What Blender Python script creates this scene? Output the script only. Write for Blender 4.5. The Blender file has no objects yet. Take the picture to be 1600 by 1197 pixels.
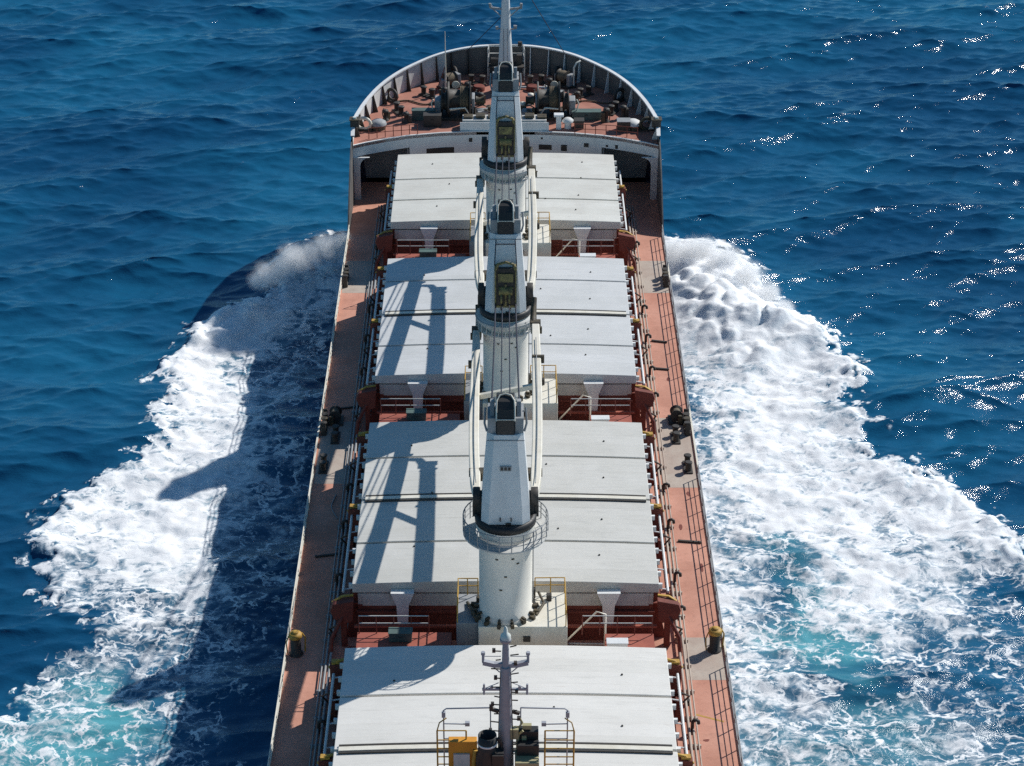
import bpy, bmesh, math, random
import numpy as np
from mathutils import Vector, Matrix
random.seed(7)
rng = np.random.default_rng(11)
S = bpy.context.scene
COL = S.collection
R = math.radians
ZD, ZH, ZF = 7.4, 11.6, 12.3          # main deck, hatch cover top, forecastle deck (water at 0)
SUN = Vector((0.95, 0.74, 1.0)).normalized()   # towards the sun

# ------------------------------------------------------------------ materials
def new_mat(name):
    m = bpy.data.materials.new(name); m.use_nodes = True
    nt = m.node_tree; nt.nodes.clear()
    return m, nt
def nd(nt, t, **kw):
    n = nt.nodes.new(t)
    for k, v in kw.items():
        if k in n.inputs: n.inputs[k].default_value = v
        else: setattr(n, k, v)
    return n
def ln(nt, a, b): nt.links.new(a, b)
def noise(nt, vec, scale, detail=4, rough=.6, stretch=None):
    if stretch:
        mp = nd(nt, 'ShaderNodeMapping'); mp.inputs['Scale'].default_value = stretch
        ln(nt, vec, mp.inputs['Vector']); vec = mp.outputs[0]
    n = nd(nt, 'ShaderNodeTexNoise'); n.inputs['Scale'].default_value = scale
    n.inputs['Detail'].default_value = detail; n.inputs['Roughness'].default_value = rough
    ln(nt, vec, n.inputs['Vector']); return n.outputs[0]
def ramp(nt, v, lo, hi, a=0., b=1.):
    m = nd(nt, 'ShaderNodeMapRange', clamp=True); m.interpolation_type = 'SMOOTHSTEP'
    for i, x in enumerate((lo, hi, a, b)): m.inputs[i+1].default_value = x
    ln(nt, v, m.inputs[0]); return m.outputs[0]
def mixc(nt, f, a, b):
    m = nd(nt, 'ShaderNodeMix', data_type='RGBA')
    for sock, v in ((m.inputs[0], f), (m.inputs[6], a), (m.inputs[7], b)):
        if isinstance(v, bpy.types.NodeSocket): ln(nt, v, sock)
        elif isinstance(v, (int, float)): sock.default_value = v
        else: sock.default_value = (*v, 1)
    return m.outputs[2]
def mth(nt, op, a, b=0.):
    m = nd(nt, 'ShaderNodeMath', operation=op)
    for i, v in enumerate((a, b)):
        if isinstance(v, bpy.types.NodeSocket): ln(nt, v, m.inputs[i])
        else: m.inputs[i].default_value = v
    return m.outputs[0]
def paint(name, col, col2, scale=.6, rust=0., dirt=.25, rough=.55, streak=None, rustcol=(.22,.075,.03), bump=.15, metal=0., seams=None):
    m, nt = new_mat(name)
    geo = nd(nt, 'ShaderNodeNewGeometry'); P = geo.outputs['Position']
    c = mixc(nt, ramp(nt, noise(nt, P, scale, 6, .65), .3, .7), col, col2)
    if seams:      # welded plate seams and the slightly different paint of each plate
        br = nd(nt, 'ShaderNodeTexBrick'); br.offset = .5
        br.inputs['Scale'].default_value = 1.; br.inputs['Brick Width'].default_value = seams[0]; br.inputs['Row Height'].default_value = seams[1]
        br.inputs['Mortar Size'].default_value = .012; br.inputs['Mortar Smooth'].default_value = .5
        br.inputs['Color1'].default_value = (1,1,1,1); br.inputs['Color2'].default_value = (.91,.91,.90,1); br.inputs['Mortar'].default_value = (.8,.78,.75,1)
        ln(nt, P, br.inputs['Vector'])
        mm = nd(nt, 'ShaderNodeMix', data_type='RGBA', blend_type='MULTIPLY'); mm.inputs[0].default_value = .8
        ln(nt, c, mm.inputs[6]); ln(nt, br.outputs['Color'], mm.inputs[7]); c = mm.outputs[2]
    d = noise(nt, P, 2.3, 8, .7, streak)
    c = mixc(nt, ramp(nt, d, .48, .78, 0, dirt), c, tuple(x*.45 for x in col2))
    fine = noise(nt, P, 9., 6, .7)
    c = mixc(nt, ramp(nt, fine, .55, .8, 0, dirt*.8), c, tuple(min(1., x*.6+.02) for x in col))
    if rust > 0:
        r = mth(nt, 'MULTIPLY', noise(nt, P, 3.1, 8, .75, streak), 1.)
        c = mixc(nt, ramp(nt, r, .66-rust*.15, .82-rust*.1, 0, min(1., .45+rust)), c, rustcol)
        r2 = noise(nt, P, 14., 3, .6)
        c = mixc(nt, ramp(nt, r2, .80-rust*.12, .84-rust*.1), c, tuple(x*.7 for x in rustcol))
    b = nd(nt, 'ShaderNodeBsdfPrincipled'); ln(nt, c, b.inputs['Base Color'])
    ln(nt, ramp(nt, fine, .3, .7, rough-.08, min(1., rough+.15)), b.inputs['Roughness'])
    b.inputs['Metallic'].default_value = metal
    bp = nd(nt, 'ShaderNodeBump'); bp.inputs['Strength'].default_value = bump; bp.inputs['Distance'].default_value = .03
    ln(nt, noise(nt, P, 5., 6, .65), bp.inputs['Height']); ln(nt, bp.outputs[0], b.inputs['Normal'])
    o = nd(nt, 'ShaderNodeOutputMaterial'); ln(nt, b.outputs[0], o.inputs[0])
    return m

M = {}
M['deck'] = paint('faded_red_deck_paint', (.67,.335,.24), (.52,.235,.16), .28, .5, .4, .75, seams=(9.,2.2))
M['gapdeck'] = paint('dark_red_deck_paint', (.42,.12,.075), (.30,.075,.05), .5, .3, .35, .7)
M['greydeck'] = paint('worn_grey_deck', (.50,.43,.36), (.43,.34,.28), .6, .2, .35, .8)
M['hatch'] = paint('white_hatch_paint', (.80,.775,.72), (.75,.725,.67), .4, .3, .3, .5, streak=(.25,2.2,1), seams=(18.4,1.15))
M['hatch_b'] = paint('cool_grey_hatch_paint', (.665,.668,.66), (.605,.61,.60), .4, .28, .28, .5, streak=(.25,2.2,1), seams=(18.4,1.15))
M['hatch_c'] = paint('cream_grey_hatch_paint', (.72,.71,.65), (.65,.63,.57), .4, .3, .32, .55, streak=(.25,2.2,1), seams=(18.4,1.15))
M['hatch_d'] = paint('grey_white_hatch_paint', (.655,.64,.595), (.60,.585,.535), .4, .28, .32, .5, streak=(.25,2.2,1), seams=(18.4,1.15))
M['white'] = paint('white_ship_paint', (.78,.79,.78), (.70,.71,.70), .8, .12, .2, .5, streak=(1,1,.25))
M['ivory'] = paint('ivory_column_paint', (.86,.82,.73), (.80,.76,.67), .8, .15, .2, .5, streak=(1,1,.25))
M['fdeck'] = paint('bow_deck_red_paint', (.46,.205,.15), (.36,.145,.10), .45, .3, .35, .75, seams=(6.,1.8))
M['cream'] = paint('cream_white_paint', (.80,.76,.66), (.72,.67,.55), .8, .2, .25, .5, streak=(1,1,.3))
M['coam'] = paint('grey_white_coaming', (.60,.60,.57), (.48,.47,.44), .8, .3, .4, .6, streak=(1,1,.3))
M['red'] = paint('red_oxide_steel', (.22,.055,.035), (.15,.035,.025), .9, .3, .35, .7)
M['black'] = paint('black_steel', (.018,.018,.02), (.03,.028,.026), 1.5, .15, .3, .5)
M['dark'] = paint('greasy_dark_steel', (.035,.032,.03), (.06,.052,.042), 2., .35, .4, .6)
M['hull'] = paint('navy_hull_paint', (.012,.02,.06), (.02,.025,.05), .5, .15, .3, .45)
M['yellow'] = paint('worn_yellow_paint', (.55,.33,.05), (.42,.24,.05), 2., .35, .4, .6)
M['amber'] = paint('orange_yellow_panel', (.72,.33,.03), (.66,.28,.03), 2., .1, .2, .5)
M['winch'] = paint('yellowed_greasy_winch', (.34,.27,.09), (.10,.08,.04), 3., .35, .4, .6)
M['rope'] = paint('mooring_rope', (.20,.155,.10), (.11,.085,.06), 6., 0, .4, .9, bump=.6)
M['mossy'] = paint('grimy_yellow_machinery', (.11,.085,.045), (.03,.027,.022), 3., .35, .4, .6)
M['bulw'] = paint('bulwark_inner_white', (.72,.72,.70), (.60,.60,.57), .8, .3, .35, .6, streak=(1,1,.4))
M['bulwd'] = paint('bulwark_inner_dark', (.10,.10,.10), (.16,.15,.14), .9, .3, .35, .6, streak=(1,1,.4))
M['grey'] = paint('grey_steel_paint', (.34,.35,.36), (.27,.28,.28), 1., .2, .35, .55)
M['mastgrey'] = paint('blue_grey_mast_paint', (.40,.41,.44), (.33,.34,.37), 1.5, .08, .25, .5)
M['green'] = paint('grey_green_paint', (.10,.17,.15), (.08,.11,.10), 1., .25, .35, .6)
M['khaki'] = paint('khaki_paint', (.42,.38,.21), (.36,.32,.18), 1., .15, .25, .6)
M['wire'] = paint('dark_wire_rope', (.022,.026,.045), (.035,.035,.05), 3., 0, .2, .6)
M['glass'] = paint('lamp_glass', (.75,.78,.72), (.7,.72,.66), 2., 0, .1, .15)

# ------------------------------------------------------------------ mesh helper
SPLIT = {'worn_grey_deck_patch':'worn_grey_deck_patch','cleats':'cleat','vent_plugs':'vent_plug','base_bolts_and_hoses':'base_bolt','bulkhead_opening':'bulkhead_opening','column_lugs':'column_lug','wall_fitting':'wall_fitting','windows':'window','brake_lever':'brake_lever','posts':'post','steps':'step','lid_gear':'lid_box','arm_fitting':'arm_fitting','lifting_lugs':'lifting_lug','joint_gasket':'joint_gasket','cross_deck_pipe':'cross_deck_pipe','cross_deck_beam':'cross_deck_beam','gunwale_bar':'gunwale_bar','hoist_cable':'hoist_cable','mast_foot':'mast_foot','gear_case':'gear_case','gearbox':'gearbox','cheek':'cheek','plate_marks':'plate_mark','signal_lamps':'signal_lamp','aerials':'aerial','lookout_gear':'lookout_lamp','recess_wall':'recess_wall','lamps_and_brackets':'lamp_bracket','light_bracket':'light_bracket'}
class MB:
    def __init__(s): s.v = []; s.f = []; s.sm = []; s.parts = []; s.grp = None
    def add(s, vs, fs, smooth=False):
        o = len(s.v); fo = len(s.f); s.v += [tuple(v) for v in vs]
        for f in fs: s.f.append([i+o for i in f]); s.sm.append(smooth)
        if s.grp is not None: s.parts[s.grp] = ((s.parts[s.grp][0][0], len(s.v)), (s.parts[s.grp][1][0], len(s.f)))
        else: s.parts.append(((o, len(s.v)), (fo, len(s.f))))
        return s
    def box(s, x0, x1, y0, y1, z0, z1):
        if x0 > x1: x0, x1 = x1, x0
        if y0 > y1: y0, y1 = y1, y0
        return s.add([(x0,y0,z0),(x1,y0,z0),(x1,y1,z0),(x0,y1,z0),(x0,y0,z1),(x1,y0,z1),(x1,y1,z1),(x0,y1,z1)],
              [(0,3,2,1),(4,5,6,7),(0,1,5,4),(1,2,6,5),(2,3,7,6),(3,0,4,7)])
    def cbox(s, c, d, rz=0.):
        x, y, z = d[0]/2, d[1]/2, d[2]/2; ca, sa = math.cos(rz), math.sin(rz)
        vs = [(c[0]+a*x*ca-b*y*sa, c[1]+a*x*sa+b*y*ca, c[2]+e*z) for e in (-1,1) for a, b in ((-1,-1),(1,-1),(1,1),(-1,1))]
        return s.add(vs, [(0,3,2,1),(4,5,6,7),(0,1,5,4),(1,2,6,5),(2,3,7,6),(3,0,4,7)])
    def lathe(s, prof, c=(0,0,0), n=24, smooth=True, axis='z', cap=True):
        vs = []; fs = []
        for r, z in prof:
            for i in range(n):
                a = 2*math.pi*i/n; p = (r*math.cos(a), r*math.sin(a), z)
                if axis == 'x': p = (p[2], p[0], p[1])
                if axis == 'y': p = (p[0], p[2], p[1])
                vs.append((p[0]+c[0], p[1]+c[1], p[2]+c[2]))
        for j in range(len(prof)-1):
            for i in range(n):
                k = (i+1) % n; fs.append((j*n+i, j*n+k, (j+1)*n+k, (j+1)*n+i))
        s.add(vs, fs, smooth); s.grp = len(s.parts)-1
        if cap:
            s.add([vs[i] for i in range(n)], [tuple(reversed(range(n)))])
            s.add([vs[(len(prof)-1)*n+i] for i in range(n)], [tuple(range(n))])
        s.grp = None; return s
    def tube(s, pts, r, n=6, smooth=True):
        pts = [Vector(p) for p in pts]; rs = r if isinstance(r, (list, tuple)) else [r]*len(pts)
        vs = []; fs = []; prev = None
        for i, p in enumerate(pts):
            t = (pts[min(i+1, len(pts)-1)]-pts[max(i-1, 0)]).normalized()
            if prev is None: u = t.orthogonal().normalized()
            else: u = (prev - t*prev.dot(t)).normalized()
            prev = u; w = t.cross(u)
            for k in range(n):
                a = 2*math.pi*k/n; q = p + (u*math.cos(a)+w*math.sin(a))*rs[i]; vs.append(q)
        for j in range(len(pts)-1):
            for k in range(n):
                l = (k+1) % n; fs.append((j*n+k, j*n+l, (j+1)*n+l, (j+1)*n+k))
        s.add(vs, fs, smooth); s.grp = len(s.parts)-1
        s.add(vs[:n], [tuple(reversed(range(n)))]); s.add(vs[-n:], [tuple(range(n))])
        s.grp = None; return s
    def beam(s, pts, w, h):          # rectangular section swept along a polyline, z up
        pts = [Vector(p) for p in pts]; vs = []; fs = []
        for i, p in enumerate(pts):
            t = (pts[min(i+1, len(pts)-1)]-pts[max(i-1, 0)]).normalized()
            sd = t.cross(Vector((0,0,1))).normalized(); up = sd.cross(t)
            ww = w[i] if isinstance(w, (list, tuple)) else w; hh = h[i] if isinstance(h, (list, tuple)) else h
            for a, b in ((-1,-1),(1,-1),(1,1),(-1,1)): vs.append(p + sd*a*ww/2 + up*b*hh/2)
        for j in range(len(pts)-1):
            for k in range(4): fs.append((j*4+k, j*4+(k+1) % 4, j*4+4+(k+1) % 4, j*4+4+k))
        fs.append((3,2,1,0)); e = (len(pts)-1)*4; fs.append((e,e+1,e+2,e+3))
        return s.add(vs, fs)
    def prism(s, poly, z0, z1, axis='z'):    # extrude a polygon; axis y: poly is (x, z) extruded in y; axis x: (y, z)
        n = len(poly)
        def P(a, b, t): return (a, b, t) if axis == 'z' else ((a, t, b) if axis == 'y' else (t, a, b))
        vs = [P(a, b, z0) for a, b in poly] + [P(a, b, z1) for a, b in poly]
        fs = [tuple(reversed(range(n))), tuple(range(n, 2*n))] + [(i, (i+1) % n, n+(i+1) % n, n+i) for i in range(n)]
        return s.add(vs, fs)
    def build(s, name, mat, parent=None, bevel=0., fix=True):
        if name in SPLIT and len(s.parts) > 1:       # every loose piece becomes an object of its own
            out = None
            for (a, b), (fa, fb) in s.parts:
                k = MB(); k.v = s.v[a:b]; k.f = [[i-a for i in f] for f in s.f[fa:fb]]; k.sm = s.sm[fa:fb]
                out = k.build(SPLIT[name], mat, parent, bevel, fix)
            return out
        me = bpy.data.meshes.new(name); me.from_pydata(s.v, [], s.f)
        me.polygons.foreach_set('use_smooth', s.sm)
        if fix:
            bm = bmesh.new(); bm.from_mesh(me); bmesh.ops.recalc_face_normals(bm, faces=bm.faces); bm.to_mesh(me); bm.free()
        me.materials.append(M[mat] if isinstance(mat, str) else mat); me.update()
        o = bpy.data.objects.new(name, me); COL.objects.link(o)
        if parent: o.parent = parent
        if bevel:
            b = o.modifiers.new('bevel', 'BEVEL'); b.width = bevel; b.segments = 2; b.limit_method = 'ANGLE'; b.angle_limit = R(50)
        return o
def empty(name, loc, label=None, cat=None, group=None, rz=0., scale=1.):
    o = bpy.data.objects.new(name, None); o.empty_display_size = .3; COL.objects.link(o)
    o.location = loc; o.rotation_euler = (0, 0, rz); o.scale = (scale,)*3 if not isinstance(scale, tuple) else scale
    return tag(o, label, cat, group)
def tag(o, label=None, cat=None, group=None, kind=None):
    if label: o['label'] = label
    if cat: o['category'] = cat
    if group: o['group'] = group
    if kind: o['kind'] = kind
    return o
def copy_tree(o, parent=None):
    c = o.copy(); COL.objects.link(c)
    if parent: c.parent = parent
    for ch in list(o.children): copy_tree(ch, c)
    return c
def spline(pts, n=6):
    out = []
    P = [Vector(p) for p in pts]
    for i in range(len(P)-1):
        a, b, c, d = P[max(i-1,0)], P[i], P[i+1], P[min(i+2,len(P)-1)]
        for k in range(n):
            t = k/n; out.append(.5*((2*b)+(c-a)*t+(2*a-5*b+4*c-d)*t*t+(3*b-a-3*c+d)*t**3))
    out.append(P[-1]); return out

# ------------------------------------------------------------------ camera, light
cam = bpy.data.cameras.new('camera'); co = bpy.data.objects.new('camera', cam); COL.objects.link(co)
co.location = (0, 0, 84.0); co.rotation_euler = (R(90-28.223), 0, 0)
cam.sensor_width = 36; cam.lens = 36*3500/1600; cam.shift_x = 10/1600; cam.clip_end = 20000; cam.clip_start = 1
S.camera = co
W = bpy.data.worlds.new('World'); S.world = W; W.use_nodes = True
wn = W.node_tree; bg = wn.nodes['Background']
sky = wn.nodes.new('ShaderNodeTexSky'); sky.sky_type = 'NISHITA'; sky.sun_disc = False
sky.sun_elevation = math.asin(SUN.z); sky.sun_rotation = math.atan2(SUN.x, SUN.y)
sky.altitude = 0; sky.air_density = 1.; sky.dust_density = .0; sky.ozone_density = 3.
tint = wn.nodes.new('ShaderNodeMix'); tint.data_type = 'RGBA'; tint.blend_type = 'MULTIPLY'; tint.inputs[0].default_value = 1.; tint.inputs[7].default_value = (.60,.93,1.02,1)
wn.links.new(sky.outputs[0], tint.inputs[6]); wn.links.new(tint.outputs[2], bg.inputs[0]); bg.inputs[1].default_value = .078
sl = bpy.data.lights.new('sun', 'SUN'); sl.energy = 4.5; sl.angle = R(.53); sl.color = (1., .97, .925)
so = bpy.data.objects.new('sun', sl); COL.objects.link(so); so.rotation_euler = SUN.to_track_quat('Z', 'Y').to_euler()
S.view_settings.view_transform = 'Standard'; S.view_settings.look = 'None'; S.view_settings.exposure = 0.; S.view_settings.gamma = 1.
S.cycles.max_bounces = 6; S.cycles.volume_bounces = 4; S.cycles.volume_step_rate = 1.; S.cycles.sample_clamp_indirect = 4.
S.cycles.use_denoising = False; S.cycles.adaptive_threshold = .008
FOAM_PORT=[(-14.9,182.4,1,0),(-17,180.3,1,0),(-19,177,1,0),(-20.7,174.4,0.9,0),(-15.1,177.7,0.9,0),(-17.1,173.8,0.85,0),(-19,170.1,0.95,0),(-20.9,167.7,1,0),(-23.3,165.3,1,0),(-25.1,163,1,0),(-26.1,158.5,1,0),(-24.6,154.2,0.95,0),(-22.3,156.3,1,0),(-20.7,160.7,0.8,0),(-15.7,170.1,0.6,0),(-14.9,173.8,0.65,0),(-17.5,165.3,0.62,0),(-18.7,160.7,0.5,0),(-19.8,159.6,0.25,0),(-20.1,154.2,0.75,0),(-18.4,152.2,0.6,0),(-15.3,164.1,0.1,0),(-14.2,156.3,0.08,0),(-16.1,160.7,0.3,0),(-17.2,156.3,0.5,0),(-15.8,151.1,0.18,0),(-16.9,146.2,0.42,0),(-18.8,146.2,0.65,0),(-19.5,144.3,0.8,0),(-17.3,140.5,0.38,0),(-15.6,142.4,0.18,0),(-15,147.1,0.2,0),(-15.9,135.2,0.2,0),(-17.7,135.2,0.36,0),(-19.3,137,0.6,0),(-18.1,130.2,0.38,0),(-16.2,128.6,0.17,0),(-19.2,128.6,0.6,0),(-19.8,125.5,0.7,0),(-17.4,124,0.22,0),(-15.1,121,0.12,0),(-19.6,120.3,0.35,0),(-17.5,116.7,0.18,0),(-15.6,114,0.1,0),(-19.6,114,0.22,0),(-17.5,109.5,0.12,0),(-15.1,108.2,0.08,0),(-25.7,151.1,0.75,0),(-23.8,148.1,0.88,0),(-26.5,149.6,0.7,0),(-21.7,142.4,1,0),(-25,142.4,0.85,0),(-28.5,140.5,0.75,0),(-30.9,137.9,0.82,0),(-32.1,134.4,0.88,0),(-31.3,130.2,0.78,0),(-27,137,0.92,0),(-22.5,137,1,0),(-26.4,132.7,0.88,0.2),(-23.3,132.7,1,0.3),(-28.2,130.2,0.7,0),(-29.9,129.4,0.5,0),(-28.9,126.3,0.6,0),(-26.3,126.3,0.5,0),(-24.5,125.5,0.55,0.2),(-22.3,128.6,0.95,0.3),(-26,124,0.4,0),(-24.8,121.7,0.45,0),(-26.6,120.3,0.62,0),(-28.9,121,0.25,0),(-30.4,120.3,0.1,0),(-22.9,120.3,0.6,0),(-21.5,122.5,0.45,0),(-23.1,118.9,0.35,0),(-25.8,117.4,0.45,0.2),(-28.1,116.7,0.5,0.3),(-29.5,115.4,0.5,0.4),(-29.9,113.4,0.5,0.5),(-28.2,112.7,0.45,0.6),(-27,114.7,0.3,0.9),(-24.3,113.4,0.22,1),(-25.5,110.8,0.36,0.9),(-28.6,110.8,0.4,0.8),(-30,109.5,0.45,0.9),(-23.1,110.8,0.2,0.8),(-21.4,112,0.3,0.2),(-20.2,109.5,0.45,0),(-22.1,108.9,0.3,0.5),(-21.8,115.4,0.4,0.2),(-20.5,118.1,0.48,0)]
FOAM_STBD=[(15.4,181.7,1,0),(18.2,180.3,1,0),(20.2,177.7,1,0),(21.6,174.4,1,0),(16.1,175.1,0.97,0),(18,171.3,1,0),(20.6,170.1,1,0),(23,167.7,1,0),(25.4,165.3,1,0),(26.4,160.7,0.95,0),(27.5,157.4,0.9,0),(25.4,156.3,0.85,0),(23.8,160.7,1,0),(21.2,160.7,0.97,0),(18.3,163,1,0),(15.9,165.3,0.97,0),(15.2,170.1,0.95,0),(14.9,159.6,0.7,0),(15.6,154.2,0.35,0),(15.6,148.1,0.4,0),(14.5,144.3,0.6,0),(16.8,157.4,0.78,0),(18.1,154.2,0.97,0),(20.4,152.2,1,0),(23.3,152.2,0.92,0),(25.8,152.2,0.8,0),(27,149.6,0.62,0),(17.4,147.1,0.97,0),(19.5,144.3,1,0),(22.6,146.2,0.92,0),(25.4,145.2,0.75,0),(23.1,142.4,0.8,0),(26.6,143.3,0.8,0),(28.8,142.4,0.88,0),(30.8,140.5,0.97,0),(27.8,138.7,0.92,0),(24.4,137.9,0.95,0),(21.2,137.9,0.97,0),(18.1,139.6,0.97,0),(15.3,139.6,0.8,0),(16,136.1,0.55,0),(17.2,134.4,0.8,0),(18.4,132.7,0.35,0.7),(19.8,129.8,0.15,0.4),(19.1,127.4,0.15,0.4),(17.1,129.4,0.6,0),(17.3,127,0.5,0),(15.7,128.6,0.85,0),(21.8,131.9,0.7,0.3),(23.7,132.7,0.8,0),(27.4,133.5,0.75,0),(27.7,132.7,0.6,0),(31.3,135.2,0.9,0),(33.9,134.4,0.97,0),(35,131.1,0.97,0),(33.1,130.2,0.75,0),(30.6,128.6,0.68,0),(34,127.8,0.2,0),(34.4,125.5,0.05,0),(35,128.6,0.2,0),(24.5,128.6,1,0.3),(22.1,127,0.85,0.5),(26.4,127,0.92,0),(28.2,124.7,0.65,0),(30.4,124.7,0.5,0),(32.3,124,0.35,0),(33.2,121.7,0.35,0),(19.8,122.1,0.4,0.9),(18,121,0.45,0.8),(22.8,122.5,0.88,0.4),(22,119.6,0.28,0.9),(21.2,117.1,0.12,0.3),(22.8,116.4,0.12,0.2),(24.6,120.3,0.75,0.2),(26.5,121.7,0.6,0),(27.7,118.9,0.25,0),(26.9,116.7,0.3,0),(30,118.1,0.3,0),(31.1,115.4,0.25,0),(28.6,114.7,0.4,0),(15.6,122.5,0.72,0),(15.5,117.4,0.6,0.3),(16.5,114.7,0.65,0.3),(15.4,112,0.6,0.3),(18.7,116.7,0.6,0),(19.1,112.7,0.6,0),(17.8,108.9,0.52,0.6),(21.4,112,0.38,0.5),(24.1,112,0.38,0.5),(21.7,108.9,0.43,0.4),(25.9,110.8,0.48,0.4),(28.6,110.8,0.45,0.2),(31,110.8,0.3,0.2),(27.4,108.2,0.48,0.3),(31.3,108.2,0.35,0.2),(16.2,108.2,0.6,0.3)]
EDGE_PORT=[(-12.5,185),(-14.4,184.4),(-16.7,183.6),(-18.6,181.9),(-20.3,178.7),(-21.6,175.1),(-20.3,172.7),(-23.4,170),(-25.4,167.8),(-26.7,165.7),(-26.4,164.5),(-26.7,162.2),(-27.7,160.5),(-28.1,158.1),(-27.2,156.1),(-26.1,155.2),(-27.6,152.7),(-27.8,149.3),(-26,147.4),(-27.4,144.6),(-30.2,141.6),(-32.4,138.9),(-33.3,136.4),(-33,132),(-31.9,128.2),(-30.8,125.3),(-29.3,123.4),(-27.6,123.1),(-27.1,120.1),(-29.5,117.6),(-30.9,115.6),(-30.6,113.4),(-32.3,111.4),(-35.3,108.9),(-36.2,100),(-8.2,96.2)]
EDGE_STBD=[(12.1,184.7),(14.6,184.4),(17,184.1),(19.1,183.3),(21.4,180.1),(22.3,175.1),(22.8,170.4),(25,168.6),(26.4,166.9),(27.2,165.2),(27.3,161.7),(27.6,160.2),(28.5,159.7),(28.7,157.3),(27.9,155.4),(26.4,152.7),(28,151.9),(28.7,149.5),(27.1,147.1),(28.2,145),(30.8,143.6),(31.8,141.6),(33.7,138.6),(34.6,137.2),(35.3,134.7),(36,133.2),(36.6,130.2),(37.6,124.7),(40.5,114),(41,101.7),(7.5,96.2)]
SWELLS=[(15.3,172.3,2.6,1.9),(17.3,170.7,2.4,1.7),(19,167.8,2.2,1.6),(21.1,165.4,2.2,1.6),(23.4,164.4,2,1.5),(25.4,163.1,1.8,1.2),(16.9,165.1,1.8,1),(18.6,161.1,1.8,1),(20.6,160.1,1.6,0.9),(26.6,158.1,1.6,0.7),(27.6,156.1,1.5,0.6),(15.1,178.3,2.5,1.8),(17.8,177,2.5,1.8),(20.4,174.2,2.2,1.5),(28.7,141.8,1.6,0.5),(30.7,139.8,1.6,0.6),(33.4,134.5,1.8,0.7),(35,131.1,1.8,0.7),(-14.4,179.3,2.6,1.2),(-16.3,178.4,2.4,1.1),(-18.1,176.9,2,0.9),(-19.6,174.8,1.6,0.7),(-20.7,172.3,1.4,0.6),(-21.5,168.5,1.7,1.1),(-23.8,165.7,1.7,1),(-25.6,162.9,1.6,0.9),(-26.6,158.5,1.6,0.8),(-26.7,155.6,1.5,0.6),(-26.9,149.6,1.3,0.4),(-27.8,142.4,1.4,0.4),(-31.5,136.3,1.6,0.6),(-32.2,132.9,1.6,0.6),(31.5,154,4,1),(34.1,151.3,4,0.7),(32.9,159.7,3,0.8),(-31.6,151.4,4,0.6),(-35,145.6,4,0.5)]
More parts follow.
